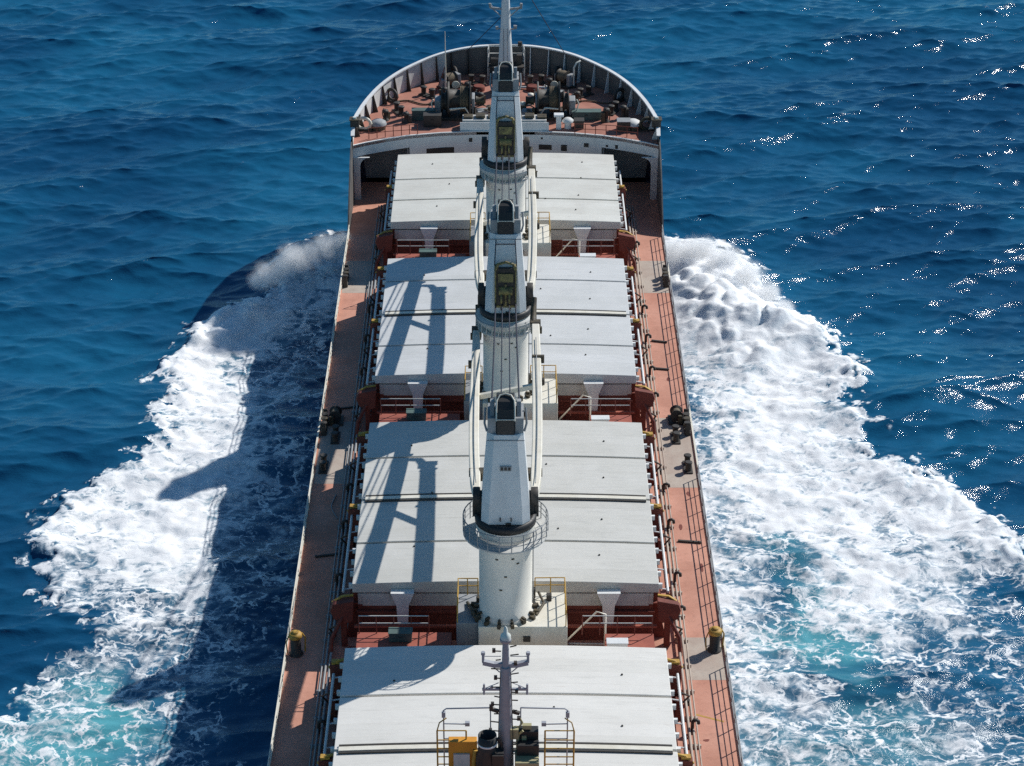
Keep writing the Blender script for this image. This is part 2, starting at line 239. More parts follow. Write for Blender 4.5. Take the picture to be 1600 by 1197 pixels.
# ------------------------------------------------------------------ sea
def make_sea():
    N, L = 1024, 176.
    X0, Y0 = -L/2, 88.
    ax = np.arange(N)*L/N
    X, Y = np.meshgrid(ax+X0, ax+Y0)               # [row=y, col=x]
    k1 = 2*np.pi*np.fft.fftfreq(N, L/N); KX, KY = np.meshgrid(k1, k1); K = np.hypot(KX, KY); K[0,0] = 1e-6
    def field(spec):                                # gaussian random field with a given spectrum
        g = np.fft.fft2(rng.standard_normal((N, N)))
        h = np.real(np.fft.ifft2(g*spec)); return h
    def norm(a): return (a-a.mean())/a.std()
    def band(lo, hi, p=1.6, ang=None, asp=1.):
        kx, ky = KX, KY
        if ang is not None:
            ca, sa = math.cos(ang), math.sin(ang); kx, ky = (KX*ca+KY*sa)*asp, (-KX*sa+KY*ca)/asp
        kk = np.hypot(kx, ky)+1e-6
        s = kk**-p*np.exp(-(2*np.pi/hi/kk)**2)*np.exp(-(kk/(2*np.pi/lo))**2); s[0,0] = 0
        return norm(field(s))
    def uni(a):                                     # to a flat [0,1] distribution
        f = np.sort(a.ravel()[::37]); return np.interp(a, f, np.linspace(0, 1, f.size))
    # wind sea
    wd = np.array((.22, -1.)); wd /= np.hypot(*wd)
    cosd = (KX*wd[0]+KY*wd[1])/K
    def sea_part(lp, hs, sp, cut):
        kp = 2*np.pi/lp
        s = K**-2.0*np.exp(-.6*(kp/K)**2)*(np.abs(cosd)**sp+.06)*np.exp(-(K*cut)**2); s[0,0] = 0
        g = np.fft.fft2(rng.standard_normal((N, N)))*s
        h = np.real(np.fft.ifft2(g)); sc = hs/4/h.std(); g *= sc
        dx = np.real(np.fft.ifft2(-1j*KX/K*g)); dy = np.real(np.fft.ifft2(-1j*KY/K*g))
        return h*sc, dx, dy
    h1, dx1, dy1 = sea_part(26., 1.25, 5, .15)
    h2, dx2, dy2 = sea_part(5., .30, 2.5, .06)
    h3, dx3, dy3 = sea_part(11., .50, 4, .10)
    H, DX, DY = h1+h2+h3, -1.15*dx1-.8*dx2-1.1*dx3, -1.15*dy1-.8*dy2-1.1*dy3
    # noise sets
    w1, w2 = band(1.5, 9.), band(1.5, 9.)
    def sample(F, x, y):
        fx = (x-X0)/L*N % N; fy = (y-Y0)/L*N % N
        i = np.floor(fx).astype(int); j = np.floor(fy).astype(int); a = fx-i; b = fy-j
        i %= N; j %= N; i2 = (i+1) % N; j2 = (j+1) % N
        return (F[j,i]*(1-a)+F[j,i2]*a)*(1-b)+(F[j2,i]*(1-a)+F[j2,i2]*a)*b
    nb = uni(band(.4, 5., 1.6))
    ns = band(.4, 6., 1.5, 0., 1.6)             # streaks along the ship
    XS, YS = X+1.9*w1, Y+1.5*w2
    ns = uni(sample(ns, XS, YS))
    def lace(cell, seed):
        r = np.random.default_rng(seed); G = 256
        jx, jy = r.random((G, G)), r.random((G, G))
        x, y = (X+.75*w1)/cell, (Y*.8+.75*w2)/cell
        ix, iy = np.floor(x).astype(int), np.floor(y).astype(int)
        f1 = np.full(X.shape, 9.); f2 = np.full(X.shape, 9.)
        for a in (-1,0,1):
            for b in (-1,0,1):
                cx, cy = ix+a, iy+b
                d = np.hypot(cx+jx[cy % G, cx % G]-x, cy+jy[cy % G, cx % G]-y)
                f2 = np.minimum(f2, np.maximum(f1, d)); f1 = np.minimum(f1, d)
        return np.clip(1-(f2-f1)/.55, 0, 1)
    lc = np.maximum(lace(3.1, 3), .9*lace(1.35, 4))
    patt = uni(.52*ns+.30*nb+.26*lc)
    edge_n = .7*band(.8, 4.)+.45*band(.25, 1.5, 1.4)
    def sdf(poly):                                  # signed distance, inside positive
        P = np.array(poly); Q = np.roll(P, -1, 0); d = np.full(X.shape, 1e9); ins = np.zeros(X.shape, bool)
        for (x1, y1), (x2, y2) in zip(P, Q):
            ex, ey = x2-x1, y2-y1; t = np.clip(((X-x1)*ex+(Y-y1)*ey)/(ex*ex+ey*ey+1e-9), 0, 1)
            d = np.minimum(d, (X-x1-t*ex)**2+(Y-y1-t*ey)**2)
            c = ((y1 > Y) != (y2 > Y)) & (X < (x2-x1)*(Y-y1)/((y2-y1) if y2 != y1 else 1e-9)+x1); ins ^= c
        return np.where(ins, 1, -1)*np.sqrt(d)
    lowd = .92+.08*np.clip((Y-118)/22, 0, 1)      # the wash thins out aft
    D = np.zeros(X.shape); T = np.zeros(X.shape); RID = np.zeros(X.shape)
    for pts, poly in ((FOAM_PORT, EDGE_PORT), (FOAM_STBD, EDGE_STBD)):
        num = np.zeros(X.shape); nt = np.zeros(X.shape); den = np.full(X.shape, 1e-9)
        xw, yw = X+.6*w2, Y+.8*w1
        for x, y, d, t in pts:
            w = np.exp(-((xw-x)**2+((yw-y)*.8)**2)/(2*1.35**2))+2e-4/(1+.02*((xw-x)**2+(yw-y)**2))
            num += w*d; nt += w*t; den += w
        s0 = sdf(poly); s = s0+edge_n*.75
        ins = np.clip((s+.3)/1.3, 0, 1); ins = ins*ins*(3-2*ins)
        d = num/den*np.where(num/den < .9, lowd, 1); d = np.where(d < .55, np.maximum(0, d-np.where(X > 0, .22, -.06)*(.55-d)), d)
        lip = np.exp(-((s0-.9)/1.0)**2)*np.clip((Y-112)/12, 0, 1)
        D = np.maximum(D, np.clip(d+.03*lip*d, 0, 1.1)*ins); T = np.maximum(T, nt/den*ins)
        RID = np.maximum(RID, np.exp(-((s0-1.3)/1.1)**2)*np.clip((Y-108)/20, .15, 1))
    # heights
    Hf = H*(1-.55*np.clip(D, 0, 1))
    bl = band(1.0, 4., 2.2)
    bil = np.minimum(1.15, np.abs(band(1.3, 4.5, 2.8))*.85)+.10*np.minimum(1.5, np.abs(band(.5, 1.5, 2.6)))     # rounded billows with creases
    for x, y, r, a in SWELLS:
        g = np.exp(-((X-x)**2+(Y-y)**2)/(2*r*r))
        Hf += g*(.55*a+min(a, 1.1)*.19*bil*np.clip(D*1.4, 0, 1))
    Hf += RID*np.clip(D*2, 0, 1)*(.04+.10*bil) + np.clip(D, 0, 1)*(.07*bl+.018*band(.45, 1.5, 1.6))
    slope_y = np.gradient(Hf, L/N, axis=0)
    jac = 1+np.gradient(DX, L/N, axis=1)+np.gradient(DY, L/N, axis=0)
    cap = np.clip((.12-jac)*1.5, 0, .36)*(nb > .5)
    fv = D+(patt-.5)*.52
    fv = np.where(D > .003, fv, 0)
    fv = np.where(D > .98, np.maximum(fv, .62), fv)
    fv = np.maximum(fv, cap)
    ed = np.minimum.reduce([X-X0, X0+L-X, Y-Y0, Y0+L-Y]); fade = np.clip(ed/6, 0, 1)
    co_ = np.stack([X+DX*fade*(1-.7*np.clip(D,0,1)), Y+DY*fade*(1-.7*np.clip(D,0,1)), Hf*fade], -1).reshape(-1, 3).astype(np.float32)
    idx = np.arange(N*N).reshape(N, N)
    q = np.stack([idx[:-1,:-1], idx[:-1,1:], idx[1:,1:], idx[1:,:-1]], -1).reshape(-1, 4)
    # outer sea to the horizon: strips beside the detailed patch
    x1, y1 = X0+L*(N-1)/N, Y0+L*(N-1)/N; BIG = 9000.
    ov = np.array([(-BIG,-BIG,0),(BIG,-BIG,0),(BIG,Y0,0),(-BIG,Y0,0),(-BIG,y1,0),(BIG,y1,0),(BIG,BIG,0),(-BIG,BIG,0),(X0,Y0,0),(X0,y1,0),(x1,Y0,0),(x1,y1,0)], np.float32)
    b0 = N*N
    oq = np.array([(0,1,2,3),(4,5,6,7),(3,8,9,4),(10,2,5,11)])+b0
    V = np.concatenate([co_, ov]); Q = np.concatenate([q, oq])
    me = bpy.data.meshes.new('sea'); me.vertices.add(len(V)); me.vertices.foreach_set('co', V.ravel())
    me.loops.add(Q.size); me.loops.foreach_set('vertex_index', Q.ravel().astype(np.int32))
    me.polygons.add(len(Q)); me.polygons.foreach_set('loop_start', np.arange(0, Q.size, 4, dtype=np.int32))
    me.polygons.foreach_set('use_smooth', np.ones(len(Q), bool))
    z = np.zeros(12, np.float32)
    for nm, F in (('foam', fv), ('aeration', T), ('veil', D)):
        a = me.attributes.new(nm, 'FLOAT', 'POINT'); a.data.foreach_set('value', np.concatenate([F.ravel().astype(np.float32), z]))
    me.update(); me.validate()
    m, nt = new_mat('sea_water')
    P = nd(nt, 'ShaderNodeNewGeometry').outputs['Position']
    def attr(n): a = nd(nt, 'ShaderNodeAttribute'); a.attribute_name = n; return a.outputs['Fac']
    def vadd(v, n, amp):
        a = nd(nt, 'ShaderNodeVectorMath', operation='SUBTRACT'); ln(nt, n, a.inputs[0]); a.inputs[1].default_value = (.5,.5,.5)
        b = nd(nt, 'ShaderNodeVectorMath', operation='SCALE'); ln(nt, a.outputs[0], b.inputs[0]); b.inputs['Scale'].default_value = amp
        c = nd(nt, 'ShaderNodeVectorMath', operation='ADD'); ln(nt, v, c.inputs[0]); ln(nt, b.outputs[0], c.inputs[1]); return c.outputs[0]
    wn1 = nd(nt, 'ShaderNodeTexNoise'); wn1.inputs['Scale'].default_value = .55; wn1.inputs['Detail'].default_value = 5; ln(nt, P, wn1.inputs['Vector'])
    PW = vadd(P, wn1.outputs['Color'], 4.2); PS = vadd(P, wn1.outputs['Color'], 3.0)
    n1 = noise(nt, PS, 1.2, 10, .62, (.8,1.4,1)); n2 = noise(nt, PW, 1.2, 10, .62, (.34,2.0,1))
    def net(scale, wdt):
        v = nd(nt, 'ShaderNodeTexVoronoi', feature='DISTANCE_TO_EDGE'); v.inputs['Scale'].default_value = scale; ln(nt, PW, v.inputs['Vector'])
        return ramp(nt, v.outputs['Distance'], 0, wdt, 1., 0.)
    web = mth(nt, 'ADD', mth(nt, 'MULTIPLY', net(.30, .075), .55), mth(nt, 'MULTIPLY', net(.85, .10), .42))
    web = mth(nt, 'MULTIPLY', web, ramp(nt, attr('veil'), .06, .22))
    f = mth(nt, 'ADD', attr('foam'), mth(nt, 'MULTIPLY', mth(nt, 'SUBTRACT', n1, .5), .9))
    f = mth(nt, 'ADD', f, mth(nt, 'MULTIPLY', mth(nt, 'SUBTRACT', n2, .5), 1.1))
    soft = ramp(nt, f, .28, .92)
    lines = mth(nt, 'MULTIPLY', ramp(nt, mth(nt, 'ADD', web, mth(nt, 'MULTIPLY', mth(nt, 'SUBTRACT', n2, .5), 1.1)), .22, .62), ramp(nt, f, .02, .34))
    fac = mth(nt, 'MAXIMUM', soft, lines)
    big = noise(nt, P, .035, 4, .55)
    deep = mixc(nt, ramp(nt, big, .35, .65), (.005,.060,.142), (.009,.110,.218))
    base = mixc(nt, ramp(nt, attr('aeration'), .05, 1., 0, .9), deep, (.10,.41,.46))
    base = mixc(nt, ramp(nt, attr('veil'), .05, 1.0, 0, .6), base, (.18,.36,.46))
    wb = nd(nt, 'ShaderNodeBsdfPrincipled'); ln(nt, base, wb.inputs['Base Color']); ln(nt, ramp(nt, attr('veil'), .05, .6, .085, .34), wb.inputs['Roughness']); wb.inputs['IOR'].default_value = 1.333
    bp = nd(nt, 'ShaderNodeBump'); bp.inputs['Strength'].default_value = .45; bp.inputs['Distance'].default_value = .11
    ln(nt, mth(nt, 'ADD', noise(nt, P, 1.6, 8, .68, (.6,1.4,1)), mth(nt, 'MULTIPLY', noise(nt, P, 6.5, 5, .65, (.8,1.2,1)), .42)), bp.inputs['Height']); ln(nt, bp.outputs[0], wb.inputs['Normal'])
    fb = nd(nt, 'ShaderNodeBsdfPrincipled'); fb.inputs['Roughness'].default_value = .85; fb.inputs['Subsurface Weight'].default_value = .55; fb.inputs['Subsurface Radius'].default_value = (1,1,1); fb.inputs['Subsurface Scale'].default_value = .35
    ln(nt, mixc(nt, ramp(nt, n1, .3, .7), (.86,.88,.89), (.94,.95,.95)), fb.inputs['Base Color']); fb.inputs['Specular IOR Level'].default_value = .1
    b2 = nd(nt, 'ShaderNodeBump'); b2.inputs['Strength'].default_value = .75; b2.inputs['Distance'].default_value = .10
    ln(nt, mth(nt, 'ADD', mth(nt, 'MULTIPLY', n1, 1.), mth(nt, 'MULTIPLY', n2, .5)), b2.inputs['Height']); ln(nt, b2.outputs[0], fb.inputs['Normal'])
    mx = nd(nt, 'ShaderNodeMixShader'); ln(nt, fac, mx.inputs[0]); ln(nt, wb.outputs[0], mx.inputs[1]); ln(nt, fb.outputs[0], mx.inputs[2])
    o = nd(nt, 'ShaderNodeOutputMaterial'); ln(nt, mx.outputs[0], o.inputs[0])
    me.materials.append(m)
    ob = bpy.data.objects.new('sea', me); COL.objects.link(ob)
    tag(ob, 'deep blue choppy sea with white bow wave and foam wake beside the ship', 'sea', kind='structure')
make_sea()
# ------------------------------------------------------------------ ship: hull, decks, forecastle, coamings
ship = empty('cargo_ship', (0, 0, 0), 'bulk carrier hull with faded red decks and white edged bow steaming through blue sea', 'ship')
HB = 13.0
OUT = [(12.95,175.6,13.2),(12.97,178.0,13.6),(12.55,180.7,13.7),(11.9,183.2,13.85),(10.95,185.7,14.05),(9.65,188.0,14.25),(8.1,190.0,14.4),(6.35,191.6,14.6),(4.5,192.8,14.7),(2.3,193.5,14.8),(0,193.7,14.8)]
OUTS = [tuple(p) for p in spline(OUT, 4)]
ring = [(x, y, z) for x, y, z in OUTS] + [(-x, y, z) for x, y, z in reversed(OUTS[:-1])]
def hull():
    m = MB(); secs = []
    st = [(HB,30.,ZD),(HB,172.,ZD),(HB,174.5,ZD+.4)]
    for x, y, z in st: secs.append([(x,y,z),(x,y,5.),(x,y,2.),(x,y,-4.)])
    for i, (x, y, z) in enumerate(OUTS):
        t = i/(len(OUTS)-1); nx = x*(1-.28*t**.5)
        secs.append([(x,y,z-.02),(x,y,ZF-.5),(x*(1-.22*t),y-1.6*t,5.),(x*(1-.6*t),y-5.*t,-4.)])
    for sgn in (1, -1):
        vs = []; fs = []
        for s in secs: vs += [(sgn*a, b, c) for a, b, c in s]
        for i in range(len(secs)-1):
            for k in range(3): fs.append((i*4+k, i*4+k+1, i*4+5+k, i*4+4+k))
        m.add(vs, fs, True)
    m.add([(-HB,30,ZD),(HB,30,ZD),(HB,30,-4),(-HB,30,-4)], [(0,1,2,3)])
    m.build('hull', 'hull', ship)
hull()
MB().box(-HB+.02, HB-.02, 30, 179.6, ZD-.3, ZD).build('main_deck', 'deck', ship)
m = MB()
for s in (-1, 1): m.box(s*(HB-.07), s*(HB+.05), 30, 172, ZD-.25, ZD+.16)
m.build('gunwale_bar', 'cream', ship)
# grey worn patches round the mooring gear and darker red cross decks
m = MB()
for x0, x1, y0, y1 in ((10.6,12.8,106.3,110.6),(10.5,12.8,128.0,137.5),(10.4,12.8,157.6,163.5),(-12.8,-10.6,128.5,137.0),(-12.8,-10.5,157.6,163.5)):
    m.box(x0, x1, y0, y1, ZD+.001, ZD+.005)
m.build('worn_grey_deck_patch', 'greydeck', ship)
MB().add([(10.7,102.95,ZD+.006),(12.3,102.25,ZD+.006),(12.34,102.37,ZD+.006),(10.74,103.07,ZD+.006)], [(0,1,2,3)]).build('yellow_deck_line', 'yellow', ship)
# forecastle
def inset(d):
    pts = []
    for i, (x, y, z) in enumerate(ring):
        a, b = ring[max(i-1,0)], ring[min(i+1,len(ring)-1)]
        t = Vector((b[0]-a[0], b[1]-a[1], 0)).normalized(); n = Vector((-t.y, t.x, 0))
        pts.append((x+n.x*d, y+n.y*d, z))
    return pts
FRONT = [(-12.9,175.8),(-11.8,176.5),(-10.2,177.3),(-8.2,178.1),(-5.5,178.7),(-2.5,179.0),(2.5,179.0),(5.5,178.7),(8.2,178.1),(10.2,177.3),(11.8,176.5),(12.9,175.8)]
ins = inset(.12)
poly = [(x, y) for x, y, z in ins if y > 176.0] + [(x, y) for x, y in FRONT]
MB().prism(poly, ZF-.25, ZF).build('forecastle_deck', 'fdeck', ship)
def front_wall():
    m = MB()
    # curved face; at both ends only a deep beam and the side column remain (open recess below the wing)
    def seg(a, b, z0, z1, th=.14):
        t = Vector((b[0]-a[0], b[1]-a[1], 0)).normalized(); n = Vector((-t.y, t.x, 0))*th
        vs = []
        for z in (z0, z1):
            vs += [(a[0],a[1],z),(b[0],b[1],z),(b[0]+n.x,b[1]+n.y,z),(a[0]+n.x,a[1]+n.y,z)]
        m.add(vs, [(0,3,2,1),(4,5,6,7),(0,1,5,4),(1,2,6,5),(2,3,7,6),(3,0,4,7)])
    for i in range(len(FRONT)-1):
        a, b = FRONT[i], FRONT[i+1]
        zlo = ZD if abs(a[0]+b[0])/2 < 8.5 else ZF-1.05
        seg(a, b, zlo, ZF+.06)
    for s in (-1, 1):          # column with a rounded haunch
        arc = [(s*12.32, ZD), (s*12.32, ZF-1.9)] + [(s*(11.5+.82*math.cos(t)), ZF-1.87+.82*math.sin(t)) for t in (0,.4,.8,1.2,1.57)]
        pl = arc + [(s*12.88, ZF-1.05), (s*12.88, ZD)]
        m.prism(pl, 175.82, 176.0, 'y')
    m.build('forecastle_front', 'white', ship)
    m = MB(); m.box(-12.7, 12.7, 180.6, 180.75, ZD, ZF-.26)
    for s in (-1, 1): m.box(s*8.3, s*8.42, 178.3, 180.6, ZD, ZF-.26)
    m.build('recess_wall', 'grey', ship)
front_wall()
m = MB()
for x, y, w, h, z in ((-5.6,178.66,2.4,.8,10.6),(-3.0,178.98,.3,.35,11.6),(3.4,178.92,1.1,.45,10.95),(5.0,178.75,.5,.55,10.95),(6.9,178.4,.4,.35,11.35),(9.6,177.6,.55,.35,11.5),(3.1,178.95,.16,.16,11.75),(8.7,177.95,.3,.2,11.45)):
    m.cbox((x, y-.03, z), (w, .05, h), -math.atan(x*.03))
m.build('bulkhead_opening', 'black', ship)
def bulwark():
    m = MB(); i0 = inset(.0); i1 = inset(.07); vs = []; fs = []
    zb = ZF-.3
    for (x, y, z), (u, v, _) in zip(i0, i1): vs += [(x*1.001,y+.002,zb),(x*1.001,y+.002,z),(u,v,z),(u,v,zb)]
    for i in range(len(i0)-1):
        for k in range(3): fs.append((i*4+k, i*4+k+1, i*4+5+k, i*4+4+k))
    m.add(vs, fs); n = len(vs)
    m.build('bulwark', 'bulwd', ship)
    i4 = inset(.09); i5 = inset(.11); vs = []; fs = []      # white sheet over the port inner face; the rest stays dark
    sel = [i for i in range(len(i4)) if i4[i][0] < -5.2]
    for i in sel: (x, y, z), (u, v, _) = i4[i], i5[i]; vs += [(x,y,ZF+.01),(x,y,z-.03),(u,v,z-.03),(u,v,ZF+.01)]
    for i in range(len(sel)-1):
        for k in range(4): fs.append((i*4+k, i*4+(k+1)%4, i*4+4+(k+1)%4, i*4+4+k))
    MB().add(vs, fs).build('bulwark_port_face', 'bulw', ship)
    i2 = inset(-.06); i3 = inset(.26); vs = []; fs = []
    for (x, y, z), (u, v, _) in zip(i2, i3): vs += [(x,y,z+.01),(x,y,z+.13),(u,v,z+.13),(u,v,z+.01)]
    for i in range(len(i2)-1):
        for k in range(4): fs.append((i*4+k, i*4+(k+1)%4, i*4+4+(k+1)%4, i*4+4+k))
    m = MB().add(vs, fs); m.build('bulwark_cap_rail', 'white', ship)
    # side bulwark sloping down aft of the forecastle break
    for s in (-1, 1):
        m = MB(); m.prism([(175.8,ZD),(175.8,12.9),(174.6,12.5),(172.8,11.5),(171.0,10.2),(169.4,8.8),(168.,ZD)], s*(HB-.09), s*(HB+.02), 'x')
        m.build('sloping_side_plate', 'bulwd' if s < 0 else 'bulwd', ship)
bulwark()
# bulwark stays (triangular brackets)
def stay(p, q, z):
    t = Vector((q[0]-p[0], q[1]-p[1], 0)); L = t.length; t.normalize(); sd = Vector((-t.y, t.x, 0))*.035
    base = [(p, ZF), (p, z-.08)]
    prof = [(0, ZF), (L*1.0, ZF), (L*.85, ZF+.25), (L*.3, z-.3), (L*.2, z-.02), (0, z-.02)]
    vs = []
    for sg in (-1, 1):
        for d, zz in prof: vs.append((p[0]+t.x*d+sd.x*sg, p[1]+t.y*d+sd.y*sg, zz))
    n = len(prof)
    return MB().add(vs, [tuple(range(n)), tuple(reversed(range(n, 2*n)))] + [(i, (i+1) % n, n+(i+1) % n, n+i) for i in range(n)])
acc = 0.; last = None; i0 = inset(.12); i1 = inset(.6)
for i in range(len(i0)):
    if last is not None: acc += math.dist(i0[i][:2], last[:2])
    last = i0[i]
    if acc > 1.55 and 177. < i0[i][1]:
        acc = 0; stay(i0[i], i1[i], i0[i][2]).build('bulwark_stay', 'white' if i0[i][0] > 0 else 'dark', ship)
# hatch coamings, camber of the covers shared
HATCH = [('nearest', 84.3, 103.67, 9.0, [99.09, 94.36, 89.4], 'hatch'), ('third', 110.18, 129.56, 9.0, [124.83, 119.70, 114.62], 'hatch_d'),
         ('second', 136.15, 155.19, 9.0, [151.1, 145.6, 140.6], 'hatch_b'), ('foremost', 162.0, 175.9, 9.1, [170.5, 166.25], 'hatch_c')]
for nm, y0, y1, hw, seams, mt in HATCH:
    h = hw-.3; zc = ZH-.85
    m = MB()
    for s in (-1, 1): m.box(s*h, s*(h-.25), y0+.1, y1-.1, 10.0, zc)
    m.box(-h+.26, h-.26, y0+.1, y0+.35, 9.9, zc); m.box(-h+.26, h-.26, y1-.35, y1-.1, 9.9, zc)
    m.build('upper_coaming', 'coam', ship)
    m = MB()
    for s in (-1, 1): m.box(s*(h+.01), s*(h-.27), y0+.12, y1-.12, ZD, 9.99)
    m.box(-h+.28, h-.28, y0+.14, y0+.36, ZD, 9.89); m.box(-h+.28, h-.28, y1-.36, y1-.14, ZD, 9.89)
    m.box(-h-.1, h+.1, y0-.12, y0+.1, 9.5, 9.62)
    k = int((y1-y0)/1.55)
    for s in (-1, 1):
        for j in range(k+1):
            yy = y0+.5+j*(y1-y0-1.)/k
            m.prism([(s*(h+.012), ZD), (s*(h+.85), ZD), (s*(h+.3), 9.9), (s*(h+.3), zc-.1), (s*(h+.012), zc-.1)], yy-.04, yy+.04, 'y')
        m.box(s*(h+.02), s*(h+.55), y0+.2, y1-.2, 9.95, 10.02)
    m.build('lower_coaming', 'red', ship)
    for s in (-1, 1):       # white flared supports under the after edge
        x = s*6.05; ya = y0-.02
        m = MB(); pr = [(x-.68,11.15),(x+.68,11.15),(x+.36,10.3),(x+.3,9.0),(x-.3,9.0),(x-.36,10.3)]
        m.prism(pr, ya-.5, ya-.03, 'y'); m.build('flared_support', 'white', ship)
# cross decks between the hatches: beams, pipes, low stools
GAPS = [(103.67, 110.18, 106.9), (129.56, 136.15, 133.2), (155.19, 162.0, 158.9)]
for gi, (a, b, yc) in enumerate(GAPS):
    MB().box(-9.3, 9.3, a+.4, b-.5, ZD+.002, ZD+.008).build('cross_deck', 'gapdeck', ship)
    m = MB()
    m.box(-8.9, 8.9, b-.9, b-.7, 9.0, 9.12)
    for s in (-1, 1):
        m.cbox((s*8.75, a+2.0, ZD+.8), (.7, 2.6, 1.6)); m.cbox((s*7.6, a+1.2, ZD+.45), (.25, .5, .9))
        m.box(s*3.9, s*8.2, a+.75, a+1.0, ZD+.01, ZD+.5)
    m.box(-8.5,-3.1,a+.25,a+2.9,ZD+.4,10.55); m.box(5.7,8.5,a+.25,a+2.9,ZD+.4,10.45)
    m.build('cross_deck_beam', 'gapdeck', ship)
    m = MB()
    for z in (ZD+.35, ZD+.6): m.tube([(-8.4,b-1.5+z*.05,z),(-3.0,b-1.4,z),(-2.9,b-1.5,z)], .07); m.tube([(3.7,b-1.35,z+.2),(8.3,b-1.5,z+.2)], .06)
    m.tube([(-8.3,a+1.5,ZD+1.15),(-3.2,a+1.45,ZD+1.15)], .05); m.tube([(4.0,a+1.5,ZD+1.2),(8.9,a+1.5,ZD+1.1)], .06)
    m.build('cross_deck_pipe', 'coam', ship)
# pipes and cable trays that run along the coamings
for s in (-1, 1):
    for nm, y0, y1, hw, seams, mt in HATCH:
        m = MB(); m.tube([(s*9.62,y0+.9,10.35),(s*9.62,y1-.9,10.35)], .085)
        for j in range(9): yy = y0+1.2+j*(y1-y0-2.4)/8; m.tube([(s*9.62,yy,10.3),(s*8.8,yy,10.45)], .045)
        m.build('coaming_side_pipe', 'white', ship)
    m = MB()
    for x, z, r in ((10.25,ZD+.3,.09),(10.5,ZD+.25,.07),(10.72,ZD+.22,.05)): m.tube([(s*x,60,z),(s*x,174,z)], r)
    for j in range(36): m.box(s*10.1, s*10.85, 82+j*2.55, 82.15+j*2.55, ZD+.01, ZD+.2)
    m.build('deck_pipe_run', 'grey' if s < 0 else 'greydeck', ship)

# ------------------------------------------------------------------ hatch covers
def cam_z(x, hw): return ZH+.10-.21*(x/hw)**2
HL = {'nearest': 'nearest hatch cover to camera, bright white, behind the radar mast', 'third': 'pale grey hatch cover directly in front of the nearest crane column',
      'second': 'cool grey hatch cover between the middle crane and the foremost crane', 'foremost': 'cream grey hatch cover right behind the raised bow deck'}
for nm, y0, y1, hw, seams, mt in HATCH:
    t = empty('hatch_cover', (0, (y0+y1)/2, ZH), HL[nm], 'hatch cover', 'hatch covers along the deck'); oy = (y0+y1)/2
    cuts = [y1]+seams+[y0]
    for i in range(len(cuts)-1):
        b, a = cuts[i], cuts[i+1]
        a += .1 if i < len(cuts)-2 else 0; b -= .1 if i > 0 else 0
        n = 14; vs = []; fs = []
        for j in range(n+1):
            x = -hw+2*hw*j/n; z = cam_z(x, hw)
            for yy in (a-oy, b-oy): vs += [(x,yy,z-ZH),(x,yy,-.72)]
        for j in range(n):
            o = j*4; fs += [(o,o+4,o+6,o+2),(o+1,o+3,o+7,o+5),(o,o+1,o+5,o+4),(o+2,o+6,o+7,o+3)]
        fs += [(0,2,3,1),(n*4,n*4+1,n*4+3,n*4+2)]
        MB().add(vs, fs).build('panel', mt, t, bevel=.03)
    # raised double joint at the middle of the folding pair, wheels, cleats, vents
    mid = seams[1] if len(seams) == 3 else None
    if mid:
        m = MB(); pts = [(-hw+.25+j*(2*hw-.5)/12, mid-oy, cam_z(-hw+.25+j*(2*hw-.5)/12, hw)-ZH+.06) for j in range(13)]
        m.beam(pts, .34, .1); m.build('cross_joint_bar', 'cream', t)
        m = MB()
        for dy in (-.30, .30): m.beam([(p[0], p[1]+dy, p[2]-.01) for p in pts], .13, .1)
        m.build('joint_gasket', 'dark', t)
    m = MB(); yy = y0+.5
    while yy < y1-.3:
        for s in (-1, 1): m.cbox((s*(hw+.13), yy-oy, -.55), (.22, .16, .3))
        yy += 1.27
    m.build('cleats', 'white', t)
    m = MB()
    for x, f in ((5.6,.15),(5.9,.36),(6.2,.62),(6.4,.86),(-5.5,.2),(-4.6,.52),(-6.1,.83),(3.2,.3),(2.6,.7)):
        yv = y0+f*(y1-y0)-oy; m.lathe([(.06,0),(.06,.05),(.035,.08)], (x, yv, cam_z(x,hw)-ZH), 8)
    m.build('vent_plugs', 'dark', t)
# folding arms, cylinders and stoppers at the hatch corners
def corner_gear(x, y, s, label, big=True):
    o = empty('hatch_cylinder_bracket', (x, y, ZD), label, 'hatch gear', 'hatch gear brackets along the coamings')
    if big:
        m = MB(); m.prism([(s*-.2,1.9),(s*.3,1.7),(s*.9,2.0),(s*1.1,2.6),(s*.95,3.05),(s*-.3,3.3)], -.3, .3, 'y')
        m.tube([(s*.3,-.1,2.3),(s*1.0,-1.0,1.2),(s*1.1,-1.2,.05)], .13); m.cbox((s*.35,0,.9),(.35,.4,1.8)); m.build('bracket', 'red', o, bevel=.04)
        m = MB(); m.beam([(s*-.25,.3,3.35),(s*.4,.28,3.28),(s*1.0,.12,2.95)], .15, .08); m.build('yellow_edge', 'yellow', o)
    else:
        m = MB(); m.cbox((s*.35,0,1.7),(.7,.45,3.4)); m.cbox((s*.6,-.5,.7),(.4,.5,1.4)); m.build('bracket', 'red', o, bevel=.03)
        m = MB(); m.tube([(s*-.3,.1,3.65),(s*.3,0,3.55),(s*.75,-.15,3.2)], .085); m.cbox((s*.35,.05,3.48),(.5,.35,.12)); m.build('yellow_hinge', 'yellow', o)
    m = MB(); m.tube([(s*.9,.5,.3),(s*1.25,.2,1.0),(s*.7,-.3,1.6)], .06); m.lathe([(.16,0),(.16,.35)], (s*1.2,.75,0), 8); m.build('hose', 'dark', o)
names = {'nearest': 'nearest', 'third': 'second nearest', 'second': 'third', 'foremost': 'foremost'}
